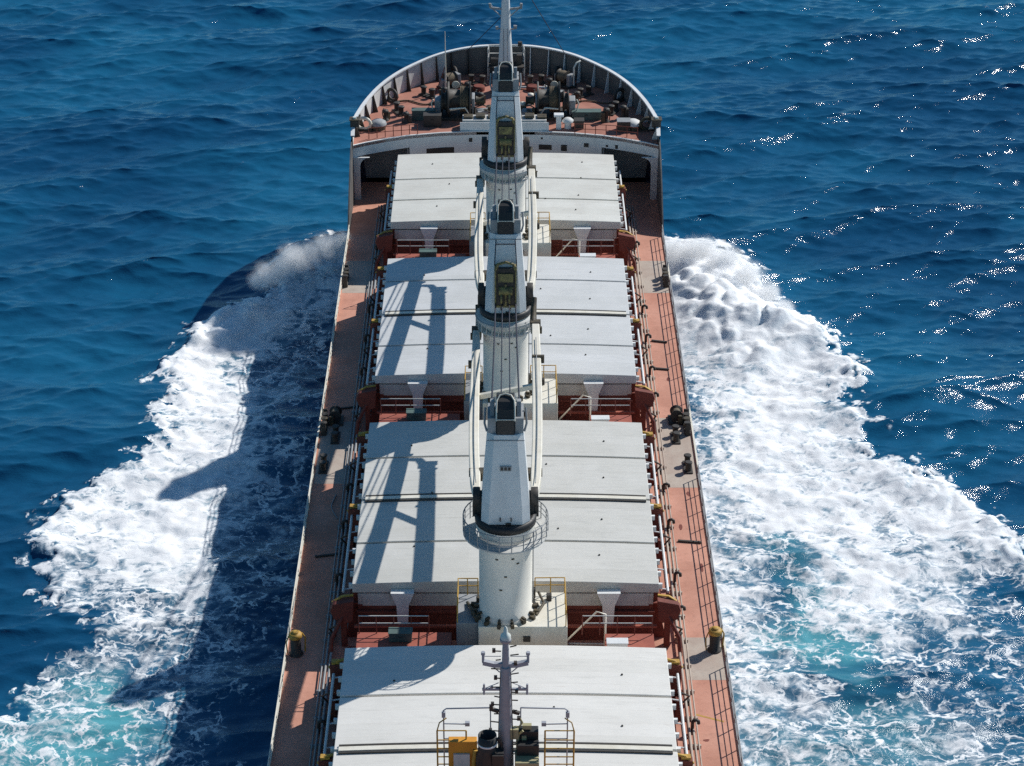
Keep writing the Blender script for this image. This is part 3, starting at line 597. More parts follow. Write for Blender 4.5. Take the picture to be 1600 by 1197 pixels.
for nm, y0, y1, hw, seams, mt in HATCH:
    for s in (-1, 1):
        sd = 'shaded side' if s < 0 else 'sunlit side'
        q = names[nm]
        if nm != 'nearest': corner_gear(s*9.2, y0-.35, s, f'red hatch bracket with yellow top at rear corner of {q} hatch, {sd}')
        if nm != 'foremost': corner_gear(s*9.15, y1-.5, s, f'small yellow hinged hatch bracket at front corner of {q} hatch, {sd}', False)
        if len(seams) == 3: corner_gear(s*9.15, seams[1]+.2, s, f'small yellow hinged hatch bracket halfway along {q} hatch, {sd}', False)
        else: corner_gear(s*9.2, seams[0], s, f'small yellow hinged hatch bracket beside {q} hatch, {sd}', False)
ZC = 8.0    # foot level of the crane columns
# ------------------------------------------------------------------ deck cranes (local origin: column axis at main deck level)
def octo(w, d, c): return [(-w+c,-d),(w-c,-d),(w,-d+c),(w,d-c),(w-c,d),(-w+c,d),(-w,d-c),(-w,-d+c)]
def loft(m, rings):
    n = len(rings[0]); vs = [p for r in rings for p in r]; fs = []
    for j in range(len(rings)-1):
        for i in range(n): k = (i+1) % n; fs.append((j*n+i, j*n+k, (j+1)*n+k, (j+1)*n+i))
    fs += [tuple(reversed(range(n))), tuple(range((len(rings)-1)*n, len(rings)*n))]
    return m.add(vs, fs)
def make_crane(yc, label, jib, slot, wide, ynext=None):
    t = empty('deck_crane', (0, yc, ZC), label, 'crane', 'cargo cranes on the centreline')
    m = MB(); m.lathe([(1.62,3.9),(1.62,4.02),(1.5,4.1),(1.5,9.2),(1.66,9.6),(1.66,9.9)], n=40); m.build('column', 'ivory', t)
    rim = MB(); rim.lathe([(1.5,9.92),(1.72,9.95),(1.74,10.35),(1.55,10.4)], n=40); rim.build('slewing_ring', 'black', t)
    if wide:
        p = MB(); p.lathe([(1.68,9.16),(2.4,9.16),(2.4,9.26),(1.68,9.26)], n=36, smooth=False, cap=False); pf = p.build('platform', 'coam', t)
        g = MB()
        for zz, r in ((10.28,.035),(9.95,.025),(9.62,.025)):
            g.tube([(2.38*math.cos(a),2.38*math.sin(a),zz) for a in [2*math.pi*i/40 for i in range(41)]], r, 5)
        for i in range(22):
            a = 2*math.pi*i/22; g.tube([(2.38*math.cos(a),2.38*math.sin(a),9.2),(2.38*math.cos(a),2.38*math.sin(a),10.28)], .03, 5)
        g.build('platform_rail', 'grey', pf)
    else:
        m = MB(); m.lathe([(1.6,8.75),(1.86,8.8),(1.86,8.95),(1.64,9.0)], n=40); m.lathe([(1.68,9.35),(1.95,9.4),(1.95,9.75),(1.68,9.85)], n=40); m.build('platform', 'coam', t)
        g = MB()
        for i in range(26):
            a = 2*math.pi*i/26+.1; g.tube([(1.9*math.cos(a),1.9*math.sin(a),8.9),(1.95*math.cos(a+.06),1.95*math.sin(a+.06),9.6+rng.random()*.25)], .04, 5)
        g.tube([(2.0*math.cos(a),2.0*math.sin(a),9.7) for a in [2*math.pi*i/40 for i in range(41)]], .035, 5)
        g.build('collar_pipes', 'coam', t)
    rings = [[(x, y+.1, z) for x, y in octo(w, d, c)] for z, w, d, c in ((10.4,1.36,1.4,.42),(11.5,1.32,1.36,.42),(15.6,1.0,1.05,.36),(15.9,.98,1.02,.36))]
    house = loft(MB(), rings).build('machinery_house', 'white', t, bevel=.03)
    m = MB(); m.box(-.98,-.52,-.75,1.0,15.92,16.85); m.box(.52,.98,-.75,1.0,15.92,16.85); m.box(-.52,.52,.2,.95,15.92,16.6)
    for s in (-1, 1): m.prism([(-.55,16.86),(.7,16.86),(.5,17.4),(-.1,17.55)], s*.6, s*.85, 'x'); m.tube([(s*1.02,-.5,15.9),(s*1.15,-.3,16.3),(s*1.1,.2,17.)], .07)
    m.box(-1.03,1.03,-.98,-.92,15.55,15.62)
    hd = m.build('crane_head', 'grey', t, bevel=.02)
    m = MB(); m.prism([(-.9,15.75),(-.86,16.9),(-.7,17.35),(-.42,17.7),(0,17.9),(.35,17.85),(.6,17.6),(.7,17.1),(.7,16.62),(.18,16.62),(.18,15.95)], -.5, .5, 'x'); m.build('sheave_housing', 'black', t, bevel=.05)
    m = MB(); m.tube([(-.5,-.88,16.75),(-.5,-.72,17.4),(-.48,-.4,17.75),(-.3,-.1,17.93),(0,0,17.98),(.3,-.1,17.93),(.48,-.4,17.75),(.5,-.72,17.4),(.5,-.88,16.75)], .045); m.tube([(-.5,-.92,16.85),(.5,-.92,16.85)], .03); m.build('housing_rim', 'cream', t)
    for s in (-1, 1):     # jib hinges
        m = MB(); m.lathe([(.52,-.2),(.55,-.15),(.55,.15),(.52,.2)], (s*1.62,.35,11.25), 16, axis='x'); m.cbox((s*1.42,.35,10.75),(.34,.9,1.3)); m.cbox((s*1.7,.3,10.5),(.3,.5,.8)); m.build('jib_hinge', 'dark', t, bevel=.03)
    if slot:
        m = MB(); m.box(-.62,.62,-1.42,-1.2,10.95,13.7); m.build('winch_recess', 'black', house)
        m = MB()
        for s in (-1, 1): m.box(s*.62,s*.72,-1.5,-1.15,10.9,13.9)
        m.tube([(-.66,-1.45,13.6),(-.5,-1.5,14.05),(0,-1.5,14.2),(.5,-1.5,14.05),(.66,-1.45,13.6)], .1)
        m.box(-.62,.62,-1.47,-1.3,10.9,11.05); m.box(-.5,.5,-1.5,-1.43,12.75,13.35)
        m.lathe([(.32,-.45),(.32,.45)], (0,-1.35,12.1), 12, axis='x'); m.lathe([(.42,-.06),(.42,.06)], (-.28,-1.4,11.6), 14, axis='x'); m.lathe([(.42,-.06),(.42,.06)], (.25,-1.4,11.6), 14, axis='x')
        m.box(-.06,.06,-1.5,-1.4,11.05,12.6); m.box(-.5,.5,-1.48,-1.42,12.3,12.38)
        m.build('hoist_winch', 'winch', house)
        m = MB()
        for s in (-1, 1): m.tube([(s*.72,-1.36,13.9),(s*.62,-1.08,15.6)], .035)
        m.tube([(-.64,-1.1,15.3),(.64,-1.1,15.3)], .035); m.build('guide_bars', 'wire', house)
    else:
        m = MB(); m.cbox((0,-1.12,13.9),(.62,.04,.3)); m.build('name_plate', 'grey', house)
        m = MB()
        for k in (-.2,0,.2): m.cbox((k,-1.145,13.9),(.13,.015,.18))
        m.build('plate_marks', 'dark', house)
    m = MB()
    for s in (-1, 1): m.cbox((s*.3,-1.34,10.75),(.06,.1,.22))
    m.cbox((.15,-1.35,10.5),(.3,.08,.08)); m.build('lifting_lugs', 'dark', house)
    if jib:
        Ln = ynext-yc
        j = None
        for s in (-1, 1):
            pts = spline([(s*1.62,.5,11.2),(s*1.72,2.5,11.0),(s*1.86,7.5,10.55+s*.25),(s*1.92,13.-s*.7,10.15+s*.65),(s*1.93,19.-s*1.2,9.8+s*1.05),(s*1.93,Ln-2.2-s*2.1,9.6+s*1.3)], 5)  # arm ends twisted, one up and one down, so their cast shadows converge
            n = len(pts); w = [.34+.26*min(1, 5*i/n) if i < n*.6 else .60-.12*(i/n-.6)/.4 for i in range(n)]
            leg = MB().beam(pts, w, [x*1.15 for x in w]).build('jib_arm', 'cream', t, bevel=.06)
            e = Vector((s*1.93, Ln-2.2-s*2.1, 9.6+s*1.3)); m = MB()
            m.cbox(e+Vector((0,.25,.02)),(.66,.5,.62)); m.cbox(e+Vector((s*.05,-.4,0)),(.72,.18,.45)); m.cbox(e+Vector((s*.1,-4.6,.1)),(.78,.22,.5)); m.tube([e+Vector((-s*.15,.3,.1)),e+Vector((-s*.12,1.3,.5)),e+Vector((-s*.05,1.9,1.2))], [.24,.2,.16])
            m.cbox((s*1.72,3.4,11.0),(.75,.28,.42)); m.cbox((s*1.35,3.2,11.0),(.3,.7,.5)); m.build('arm_fitting', 'mossy', leg)
            m = MB(); m.tube([(p[0]+s*.0, p[1], p[2]+.42) for p in pts[3:-3]], .03); m.build('arm_pipe', 'grey', leg)
        m = MB(); m.beam([(-1.9,15.6,9.25),(1.9,14.5,10.65)], .3, .3); m.build('jib_crossbeam', 'cream', t)
        m = MB()
        for x, z0, x1 in ((-.78,16.6,-.66),(-.24,17.3,-.22),(.24,17.3,.24),(.78,16.6,.66)):
            a = Vector((x,.4,z0)); b = Vector((x1, Ln-1.42, 11.15))
            m.tube([a.lerp(b, i/8)+Vector((0,0,-.35*math.sin(math.pi*i/8))) for i in range(9)], .055 if abs(x) > .5 else .04, 5)
        m.build('hoist_cable', 'wire', t)
    # crane ladder and small fittings on the column
    m = MB()
    for s in (-.18, .18): m.tube([(1.56,s+.5,4.2),(1.56,s+.5,9.1)], .03, 5)
    for i in range(16): m.tube([(1.56,.32,4.4+i*.3),(1.56,.68,4.4+i*.3)], .022, 4)
    m.build('ladder', 'grey', t)
    m = MB()
    for a, z in ((-1.9,8.2),(-1.3,8.25),(-1.57,7.1),(-1.75,6.2),(-1.1,7.9)): m.cbox((1.5*math.cos(a),1.5*math.sin(a),z),(.16,.08,.07),a+1.57)
    for i in range(14): a = 2*math.pi*i/14; m.cbox((1.66*math.cos(a),1.66*math.sin(a),4.06),(.3,.12,.34),a)
    m.build('column_lugs', 'mossy', t)
    return t
CY = [g[2] for g in GAPS]
make_crane(CY[0], 'nearest cargo crane with railed ring platform and long arms reaching forward', True, False, True, CY[1])
make_crane(CY[1], 'middle cargo crane with open winch recess and arms reaching toward bow', True, True, False, CY[2])
make_crane(CY[2], 'foremost cargo crane without arms, standing just behind the bow deck', False, True, False)
# deckhouses under the cranes
DL = ['cream deckhouse carrying the nearest crane, railing round its roof', 'cream deckhouse under the middle crane, between second and third hatch', 'cream deckhouse under the foremost crane, nearest the bow']
for i, yc in enumerate(CY):
    t = empty('crane_deckhouse', (0, yc, ZC), DL[i], 'deckhouse', 'deckhouses under the cranes')
    m = MB(); m.box(-1.55,3.5,-1.75,1.8,-.6,3.9); b = m.build('house_body', 'cream', t, bevel=.05)
    MB().box(-2.8,-1.56,-1.2,1.8,1.4,3.78).build('side_cabin', 'grey', t, bevel=.04)
    MB().box(-2.7,-1.6,-1.1,1.7,-.6,1.39).build('cabin_base', 'red', t)
    m = MB()
    def rail(pts, zs, z0):
        for z in zs: m.tube([(x,y,z) for x, y in pts], .035, 5)
        for (x, y) in pts: m.tube([(x,y,z0),(x,y,zs[0])], .035, 5)
    rail([(1.7,1.7),(2.6,1.72),(3.42,1.72),(3.42,.6),(3.42,-.5),(3.42,-1.66)], (4.95,4.45), 3.9)
    rail([(-1.6,1.72),(-2.2,1.72),(-2.74,1.72),(-2.74,.7),(-2.74,-.2),(-2.74,-1.15)], (4.9,4.4), 3.8)
    m.build('roof_rail', 'yellow', t)
    m = MB(); m.cbox((1.2,-1.78,3.1),(.4,.1,.35)); m.cbox((2.1,-1.78,1.4),(.5,.06,.5)); m.cbox((.3,-1.78,1.9),(.9,.05,.12)); m.cbox((2.5,1.0,4.1),(.3,.3,.4)); m.cbox((1.6,1.3,4.2),(.25,.25,.6)); m.build('wall_fitting', 'dark', t)
    m = MB()
    for k in range(16):
        a = 2*math.pi*k/16+.2; r = 1.75+.25*rng.random(); m.cbox((r*math.cos(a), min(1.7, r*math.sin(a)*.95), 3.98),(.3,.18,.2+.2*rng.random()),a)
    m.tube([(-2.2,.8,3.85),(-1.9,-.3,4.1),(-1.75,-.9,4.0)], .1); m.tube([(1.75,-.6,3.95),(2.2,.3,4.15),(1.9,1.2,4.3)], .09); m.build('base_bolts_and_hoses', 'mossy', t)
    # open-work stair and pipe cage beside the deckhouse
    t2 = empty('deck_stair_cage', (4.9, yc-.2, ZD), ['yellowish pipe cage and stair beside the nearest crane deckhouse','pipe cage and stair beside the middle crane deckhouse','pipe cage and stair beside the foremost crane deckhouse'][i], 'stair cage', 'stair cages beside the crane deckhouses')
    m = MB()
    for x in (-.95,-.2,.55):
        m.tube([(x,-1.7,0),(x,-1.7,1.75),(x,.2,1.9),(x,.9,0)], .045)
    for y, z in ((-1.7,1.7),(-1.2,1.75),(-.6,1.8),(.1,1.85),(-1.7,.9)): m.tube([(-.95,y,z),(.55,y,z)], .045)
    m.tube([(-1.3,1.6,1.4),(.4,1.6,3.4),(.9,1.5,3.3),(.9,1.4,.1)], .06); m.build('pipe_frame', 'cream', t2)
    m = MB()
    for z in (.2,.5,.8,1.1): m.cbox((-.2,-1.0+z*.5,z),(1.3,.3,.06))
    m.build('steps', 'dark', t2)
# ------------------------------------------------------------------ deck gear
def guard_rail(side, y0, y1, label):
    s = side; t = empty('guard_rail', (s*(HB-.14), (y0+y1)/2, ZD), label, 'railing', 'guard rails along the deck edges'); oy = (y0+y1)/2
    m = MB()
    for z, r in ((1.05,.038),(.7,.028),(.38,.028)): m.tube([(0,y0-oy,z),(0,y1-oy,z)], r, 6)
    m.build('rails', 'cream' if s < 0 else 'grey', t)
    n = max(2, int((y1-y0)/1.9)); st = MB(); st.tube([(0,0,0),(0,0,1.06)], .04, 6)
    o0 = st.build('stanchion', 'cream' if s < 0 else 'grey', t)
    for i in range(n+1):
        o = o0 if i == 0 else o0.copy()
        if i: COL.objects.link(o); o.parent = t
        o.location = (0, y0-oy+i*(y1-y0)/n, 0)
SEG = [(84.,107.6,'nearest the camera'),(110.4,129.2,'beside the second nearest hatch'),(137.6,158.2,'beside the third hatch'),(161.,168.2,'short, just behind the bow')]
for y0, y1, w in SEG:
    guard_rail(1, y0, y1, f'grey deck edge railing on the sunlit side, {w}')
    guard_rail(-1, y0, y1, f'pale deck edge railing on the shaded side, {w}')
def mushroom(x, y, label, h=1.5):
    t = empty('mushroom_ventilator', (x, y, ZD), label, 'ventilator', 'yellow topped ventilators by the deck edge')
    MB().lathe([(.42,0),(.42,.08),(.31,.1),(.31,h-.35)], n=18).build('trunk', 'dark', t)
    MB().lathe([(.36,h-.3),(.40,h-.28),(.40,h-.08),(.34,h),(.1,h+.04)], n=18).build('cap', 'yellow', t)
    m = MB(); m.lathe([(.2,0),(.2,.05),(.03,.06)], (0,0,h+.04), 10); m.tube([(-.38,0,h-.2),(-.55,-.1,h-.6),(-.5,-.1,.1)], .04); m.tube([(.35,.2,h-.1),(.55,.25,h-.5),(.5,.3,0)], .05); m.build('handwheel', 'yellow', t)
mushroom(12.35, 109.3, 'yellow topped ventilator at the sunlit deck edge beside the nearest crane')
mushroom(-12.35, 108.9, 'yellow topped ventilator at the shaded deck edge beside the nearest crane')
def bollards(x, y, label, rz=0.):
    t = empty('mooring_bollard', (x, y, ZD), label, 'bollard', 'pairs of mooring bollards by the deck edge', rz, .72)
    MB().box(-.42,.42,-1.15,1.15,.01,.14).build('base_plate', 'dark', t, bevel=.02)
    for k in (-.65, .65): MB().lathe([(.3,.14),(.27,.3),(.27,.85),(.36,.9),(.36,1.02),(.3,1.06)], (0,k,0), 18).build('post', 'dark', t)
def fairlead(x, y, s, label):
    t = empty('fairlead', (x, y, ZD), label, 'fairlead', 'roller fairleads at the deck edges', 0, .8)
    MB().box(-.25,.25,-1.3,1.3,.01,.28).build('bed', 'dark', t, bevel=.03)
    for k in (-.8,0,.8): MB().lathe([(.3,.28),(.2,.4),(.18,.85),(.3,1.0),(.3,1.08)], (0,k,0), 14).build('roller', 'mossy' if k == 0 else 'dark', t)
    m = MB(); m.cbox((0,1.25,.65),(.4,.14,1.25)); m.cbox((0,-1.25,.65),(.4,.14,1.25)); m.build('cheek', 'dark', t, bevel=.03)
for s, side in ((1,'sunlit'),(-1,'shaded')):
    for y, q in ((136.0,'the middle crane'),(159.6,'the foremost crane')):
        fairlead(s*12.6, y, s, f'roller fairlead at the {side} deck edge near {q}')
    bollards(s*11.75, 134.6, f'dark twin bollard on the {side} deck beside the middle crane')
    bollards(s*12.3, 130.6, f'dark twin bollard at the {side} deck edge just behind the middle crane')
def mooring_winch(x, y, label, s):
    t = empty('side_winch', (x, y, ZD), label, 'winch', 'small winches on the side decks', 0, .8)
    MB().box(-.7,.7,-.8,.8,.01,.18).build('bed', 'dark', t)
    MB().lathe([(.55,-.5),(.55,-.44),(.3,-.42),(.3,.42),(.55,.44),(.55,.5)], (0,0,.78), 18, axis='y').build('drum', 'dark', t)
    MB().lathe([(.36,-.4),(.40,0),(.36,.4)], (0,0,.78), 16, axis='y').build('rope', 'rope', t)
    m = MB(); m.cbox((0,.7,.6),(.6,.3,.9)); m.cbox((s*.3,-.72,.55),(.4,.3,.8)); m.build('gearbox', 'mossy', t, bevel=.04)
mooring_winch(11.95, 137.1, 'small rope winch on the sunlit deck ahead of the bollards', 1)
mooring_winch(-11.9, 137.0, 'small rope winch on the shaded deck ahead of the bollards', -1)
# boxes, vents, pipe vents, odd bits on the side decks
def vent_pipe(x, y, label, h=.85):
    t = empty('gooseneck_vent', (x, y, ZD), label, 'vent pipe', 'gooseneck vents beside the hatches')
    MB().tube([(0,0,0),(0,0,h*.8),(.05,0,h),(.2,0,h*1.05),(.32,0,h*.95),(.34,0,h*.75)], .1, 10).build('pipe', 'dark', t)
    MB().lathe([(.19,0),(.19,.07),(.12,.09)], n=10).build('flange', 'red', t)
k = 0
for s, side in ((1,'sunlit'),(-1,'shaded')):
    for y, w in ((96.2,'halfway along the nearest hatch'),(101.3,'near the front of the nearest hatch'),(112.6,'at the rear of the second nearest hatch'),(116.2,'behind the middle of the second nearest hatch'),(122.4,'ahead of the middle of the second nearest hatch'),(127.2,'near the front of the second nearest hatch'),(139.4,'at the rear of the third hatch'),(143.4,'behind the middle of the third hatch'),(148.6,'ahead of the middle of the third hatch'),(153.5,'near the front of the third hatch'),(165.,'beside the foremost hatch')):
        vent_pipe(s*10.45, y, f'dark gooseneck vent on the {side} deck {w}', .7+.3*rng.random())
def plain(name, mat, x, y, z, dims, label, cat, group=None, extra=None, rz=0.):
    t = empty(name, (x, y, z), label, cat, group, rz)
    return t
def locker(x, y, z, d, mat, label, group=None, lid='grey'):
    t = empty('deck_locker', (x, y, z), label, 'locker', group)
    MB().cbox((0,0,d[2]/2),d).build('body', mat, t, bevel=.03); MB().cbox((0,0,d[2]+.035),(d[0]+.08,d[1]+.08,.06)).build('lid', lid, t, bevel=.015)
    m = MB(); m.tube([(-.12,-d[1]/2-.03,d[2]*.7),(0,-d[1]/2-.09,d[2]*.7),(.12,-d[1]/2-.03,d[2]*.7)], .02, 5); m.build('handle', 'dark', t)
LQ = ['nearest', 'middle', 'foremost']
for i, (a, b, yc) in enumerate(GAPS):
    locker(6.3, a+.75, 10.46, (1.15,.5,.95), 'white', f'white upright locker on the cross deck right of the {LQ[i]} crane', 'white lockers at the front of the hatches', 'white')
    locker(-6.0, a+2.2, 10.56, (1.3,.6,.55), 'green', f'grey green locker in the shade left of the {LQ[i]} crane', 'green lockers on the cross decks', 'green')
    for s, side in ((1,'right'),(-1,'left')):
        t = empty('cross_deck_rail', (s*6.4, a+2.8, 9.35), f'thin rusty railing on the cross deck {side} of the {LQ[i]} crane', 'railing', 'rusty railings on the cross decks')
        m = MB()
        for z in (2.4, 1.9): m.tube([(-2.0,0,z),(2.0,0,z)], .035, 5)
        m.build('rails', 'coam', t); m = MB()
        for x in (-2.0,-1.0,0,1.0,2.0): m.tube([(x,0,1.1),(x,0,2.42)], .035, 5)
        m.build('posts', 'red', t)
        t = empty('cable_reel', (s*5.0, yc+.4, ZD), f'grimy cable reel on the cross deck {side} of the {LQ[i]} crane', 'cable reel', 'cable reels on the cross decks')
        MB().lathe([(.6,-.42),(.6,-.36),(.3,-.34),(.3,.34),(.6,.36),(.6,.42)], (0,0,.7), 16, axis='x').build('reel', 'dark', t); MB().lathe([(.42,-.33),(.44,0),(.42,.33)], (0,0,.7), 14, axis='x').build('cable', 'rope', t)
        MB().box(-.55,.55,-.3,.3,.01,.14).build('stand', 'red', t)
# loose timber on the side decks
def plank(x, y, L, rz, label):
    o = MB().cbox((0,0,.06),(L,.16,.1)).build('timber_plank', 'dark', None, bevel=.01); o.location = (x, y, ZD+.01); o.rotation_euler = (0,0,rz)
    tag(o, label, 'plank', 'loose planks on the side decks')
plank(11.75, 121.2, 1.5, R(-8), 'dark plank lying on the sunlit deck beside the second nearest hatch')
plank(11.4, 144.8, 1.1, R(-10), 'dark plank lying on the sunlit deck beside the third hatch')
plank(-11.2, 138.9, 1.7, R(14), 'dark plank lying on the shaded deck beside the third hatch')
plank(-11.2, 119.6, 1.7, R(12), 'dark plank lying on the shaded deck beside the second nearest hatch')
plank(11.5, 149.2, 1.2, R(-14), 'dark plank lying on the sunlit deck ahead of the third hatch middle')

# ------------------------------------------------------------------ forecastle gear
def windlass(x, y, label, s):
    t = empty('mooring_windlass', (x, y, ZF), label, 'windlass', 'anchor windlasses on the bow deck', 0, 1.22)
    MB().box(-1.8,1.8,-1.0,1.0,.01,.22).build('bed', 'dark', t, bevel=.03)
    MB().lathe([(1.25,-.9),(1.25,-.78),(.7,-.76),(.7,.6),(1.25,.62),(1.25,.74)], (-.15*s,0,1.25), 26, axis='x').build('drum', 'dark', t)
    m = MB()
    for k in range(6): m.lathe([(.86,-.05),(.95,0),(.86,.05)], (-.15*s+.02+k*.1,0,1.25), 22, axis='x', cap=False)
    m.lathe([(.86,-.05),(.86,.55)], (-.15*s+.02,0,1.25), 22, axis='x'); m.build('wound_rope', 'rope', t)
    MB().lathe([(.7,-.22),(.85,-.18),(.6,-.06),(.6,.06),(.85,.18),(.7,.22)], (1.0*s,0,1.1), 18, axis='x').build('gypsy_wheel', 'dark', t)
    MB().lathe([(.34,-.3),(.22,-.05),(.34,.3)], (-1.55*s,0,1.15), 14, axis='x').build('warping_head', 'mossy', t)
    m = MB(); m.cbox((1.45*s,.1,.75),(.45,1.1,1.1)); m.cbox((.55*s,.75,1.2),(.7,.5,.8)); m.cbox((-1.05*s,.2,.8),(.22,1.3,1.3)); m.build('gear_case', 'grey', t, bevel=.05)
    m = MB(); m.tube([(1.7*s,-.6,.3),(1.9*s,-.7,1.2),(1.75*s,-.7,1.5)], .05); m.tube([(.2*s,1.0,.3),(.2*s,1.1,1.9)], .06); m.lathe([(.28,-.03),(.28,.03)], (.2*s,1.15,1.9), 12, axis='y'); m.tube([(-.9*s,-.9,.3),(-.5*s,-1.05,1.0),(.6*s,-1.05,.9)], .07); m.build('brake_lever', 'cream', t)
windlass(-4.1, 182.8, 'rope wound windlass on the left of the bow deck', -1)
windlass(4.0, 182.8, 'rope wound windlass on the right of the bow deck', 1)
# chain stoppers and chain
for s, w in ((-1,'left'),(1,'right')):
    t = empty('anchor_chain', (s*3.0, 186.4, ZF), f'anchor chain running forward from the {w} windlass', 'chain', 'anchor chains on the bow deck')
    m = MB()
    for i in range(14):
        a = Vector((s*.2+s*-.05*i, -2.2+i*.33, .25)); m.cbox(a, (.2 if i % 2 else .09, .3, .09 if i % 2 else .2))
    m.build('links', 'dark', t)
    MB().cbox((-s*.1,.3,.3),(.9,.7,.6)).build('chain_stopper', 'dark', t, bevel=.05)
    MB().lathe([(.55,0),(.55,.35),(.45,.45)], (-s*.6,2.6,0), 16).build('hawse_cover', 'red', t)
def fbollard(x, y, rz, label):
    t = empty('mooring_bollard', (x, y, ZF), label, 'bollard', 'pairs of bollards on the bow deck', rz)
    MB().box(-.35,.35,-.85,.85,.01,.12).build('base_plate', 'dark', t)
    for k in (-.5,.5): MB().lathe([(.24,.12),(.22,.25),(.22,.66),(.3,.7),(.3,.8),(.22,.84)], (0,k,0), 14).build('post', 'dark', t)
fbollard(-9.3,183.4,R(25),'dark twin bollard on the bow deck left of the left windlass')
fbollard(9.4,183.6,R(-25),'dark twin bollard on the bow deck right of the right windlass')
fbollard(-6.9,187.5,R(50),'dark twin bollard on the bow deck near the left forward bulwark')
fbollard(7.0,187.6,R(-50),'dark twin bollard on the bow deck near the right forward bulwark')
fbollard(-2.6,190.6,R(80),'dark twin bollard near the bow tip, left of the foremast')
fbollard(2.7,190.6,R(-80),'dark twin bollard near the bow tip, right of the foremast')
for s, w, mt in ((-1,'left','cream'),(1,'right','mossy')):
    for (x, y, rz), q in (((12.15,179.4,12),'after corner'),((10.0,186.2,48),'middle'),((4.6,191.7,72),'forward part')):
        t = empty('panama_chock', (s*x, y, ZF), f'rounded steel chock at the {q} of the {w} bow bulwark', 'chock', 'chocks along the bow bulwark', R(s*rz))
        m = MB(); prev = [(.62*math.cos(a), .0, .62+.5*math.sin(a)) for a in [2*math.pi*i/18 for i in range(19)]]
        m.tube(prev, .15, 8); m.build('ring', mt if q == 'after corner' else 'dark', t); MB().box(-.75,.75,-.25,.25,.01,.16).build('seat', 'dark', t)
    t = empty('rope_coil', (s*10.9, 179.7, ZF), f'coiled mooring rope under a pale cover at the {w} corner of the bow deck', 'rope', 'rope coils at the bow corners')
    m = MB()
    for k in range(5): m.tube([(.55*math.cos(a)*(1+.05*(k%2)), .45*math.sin(a), .08+.13*k) for a in [2*math.pi*i/20 for i in range(21)]], .075, 6)
    m.build('coil', 'rope', t)
    m = MB(); m.lathe([(.72,.45),(.66,.66),(.45,.8),(.12,.86)], n=14); m.build('canvas_cover', 'grey' if s < 0 else 'bulw', t)
    t = empty('corner_lamp_post', (s*12.75, 177.3, 13.4), f'squat rusty navigation lamp box at the {w} end of the bow bulwark', 'lamp box', 'lamp boxes at the bow corners')
    MB().cbox((0,0,.42),(.75,.75,.62)).build('box', 'dark', t, bevel=.05); MB().cbox((0,0,.78),(.9,.85,.08)).build('lid', 'mossy', t, bevel=.02); MB().lathe([(.16,0),(.16,.15)], (0,-.05,.82), 10).build('lens', 'glass', t)
locker(-7.1, 182.0, ZF, (2.0,.7,.85), 'green', 'long grey green deck box left of the left windlass', None, 'green')
locker(-6.3, 180.5, ZF, (1.5,.8,1.0), 'black', 'dark square hatch box at the left rear edge of the bow deck', None, 'dark')
locker(7.0, 182.1, ZF, (2.5,.8,.7), 'green', 'long green slatted deck box right of the right windlass', None, 'green')
locker(6.3, 180.0, ZF, (.8,.8,.7), 'dark', 'small dark box at the right rear edge of the bow deck', None, 'dark')
locker(10.1, 179.4, ZF, (1.1,.9,.9), 'dark', 'dark covered box beside the rope coil in the right bow corner', None, 'grey')
t = empty('bow_stores_hatch', (0, 180.1, ZF), 'low white stores hatch on the bow deck behind the windlasses', 'hatch')
MB().box(-3.7,3.5,-.8,.55,.01,.95).build('coaming', 'coam', t, bevel=.03); m = MB()
for i in range(7): m.cbox((-3.2+i*1.05,-.1,1.02+.1*(i%2)),(.8,.8,.2))
m.build('lid_gear', 'mossy', t, bevel=.03)
m = MB(); m.box(-3.9,3.7,-.95,-.88,.01,.8); m.build('breakwater_plate', 'white', t)
t = empty('mushroom_ventilator', (4.55, 179.75, ZF), 'white square topped ventilator at the right rear edge of the bow deck', 'ventilator')
MB().box(-.22,.22,-.22,.22,.01,1.15).build('trunk', 'white', t); MB().box(-.42,.42,-.32,.32,1.16,1.36).build('cap', 'white', t, bevel=.04)
t = empty('mushroom_ventilator', (5.35, 179.9, ZF), 'round white ventilator beside the square topped one on the bow deck', 'ventilator')
MB().lathe([(.3,0),(.3,.6)], n=14).build('trunk', 'white', t); MB().lathe([(.5,.6),(.5,.72),(.3,.9),(.1,.95)], n=16).build('cap', 'bulw', t)
for x0, x1, w in ((5.9,11.2,'right'),(-11.6,-7.5,'left')):
    t = empty('bow_deck_rail', ((x0+x1)/2, 178.2, ZF), f'thin red railing along the {w} rear edge of the bow deck', 'railing', 'red railings at the rear edge of the bow deck')
    m = MB(); c = (x0+x1)/2; fy = lambda x: .25-.021*(abs(x)-5.5)**2*1.3
    n = 6; P_ = [(x0-c+i*(x1-x0)/n, fy(x0+i*(x1-x0)/n)) for i in range(n+1)]
    for z in (.95,.5): m.tube([(a,b,z) for a, b in P_], .03, 5)
    m.build('rails', 'red', t); m = MB()
    for a, b in P_: m.tube([(a,b,0),(a,b,.97)], .035, 5)
    m.build('posts', 'red', t)
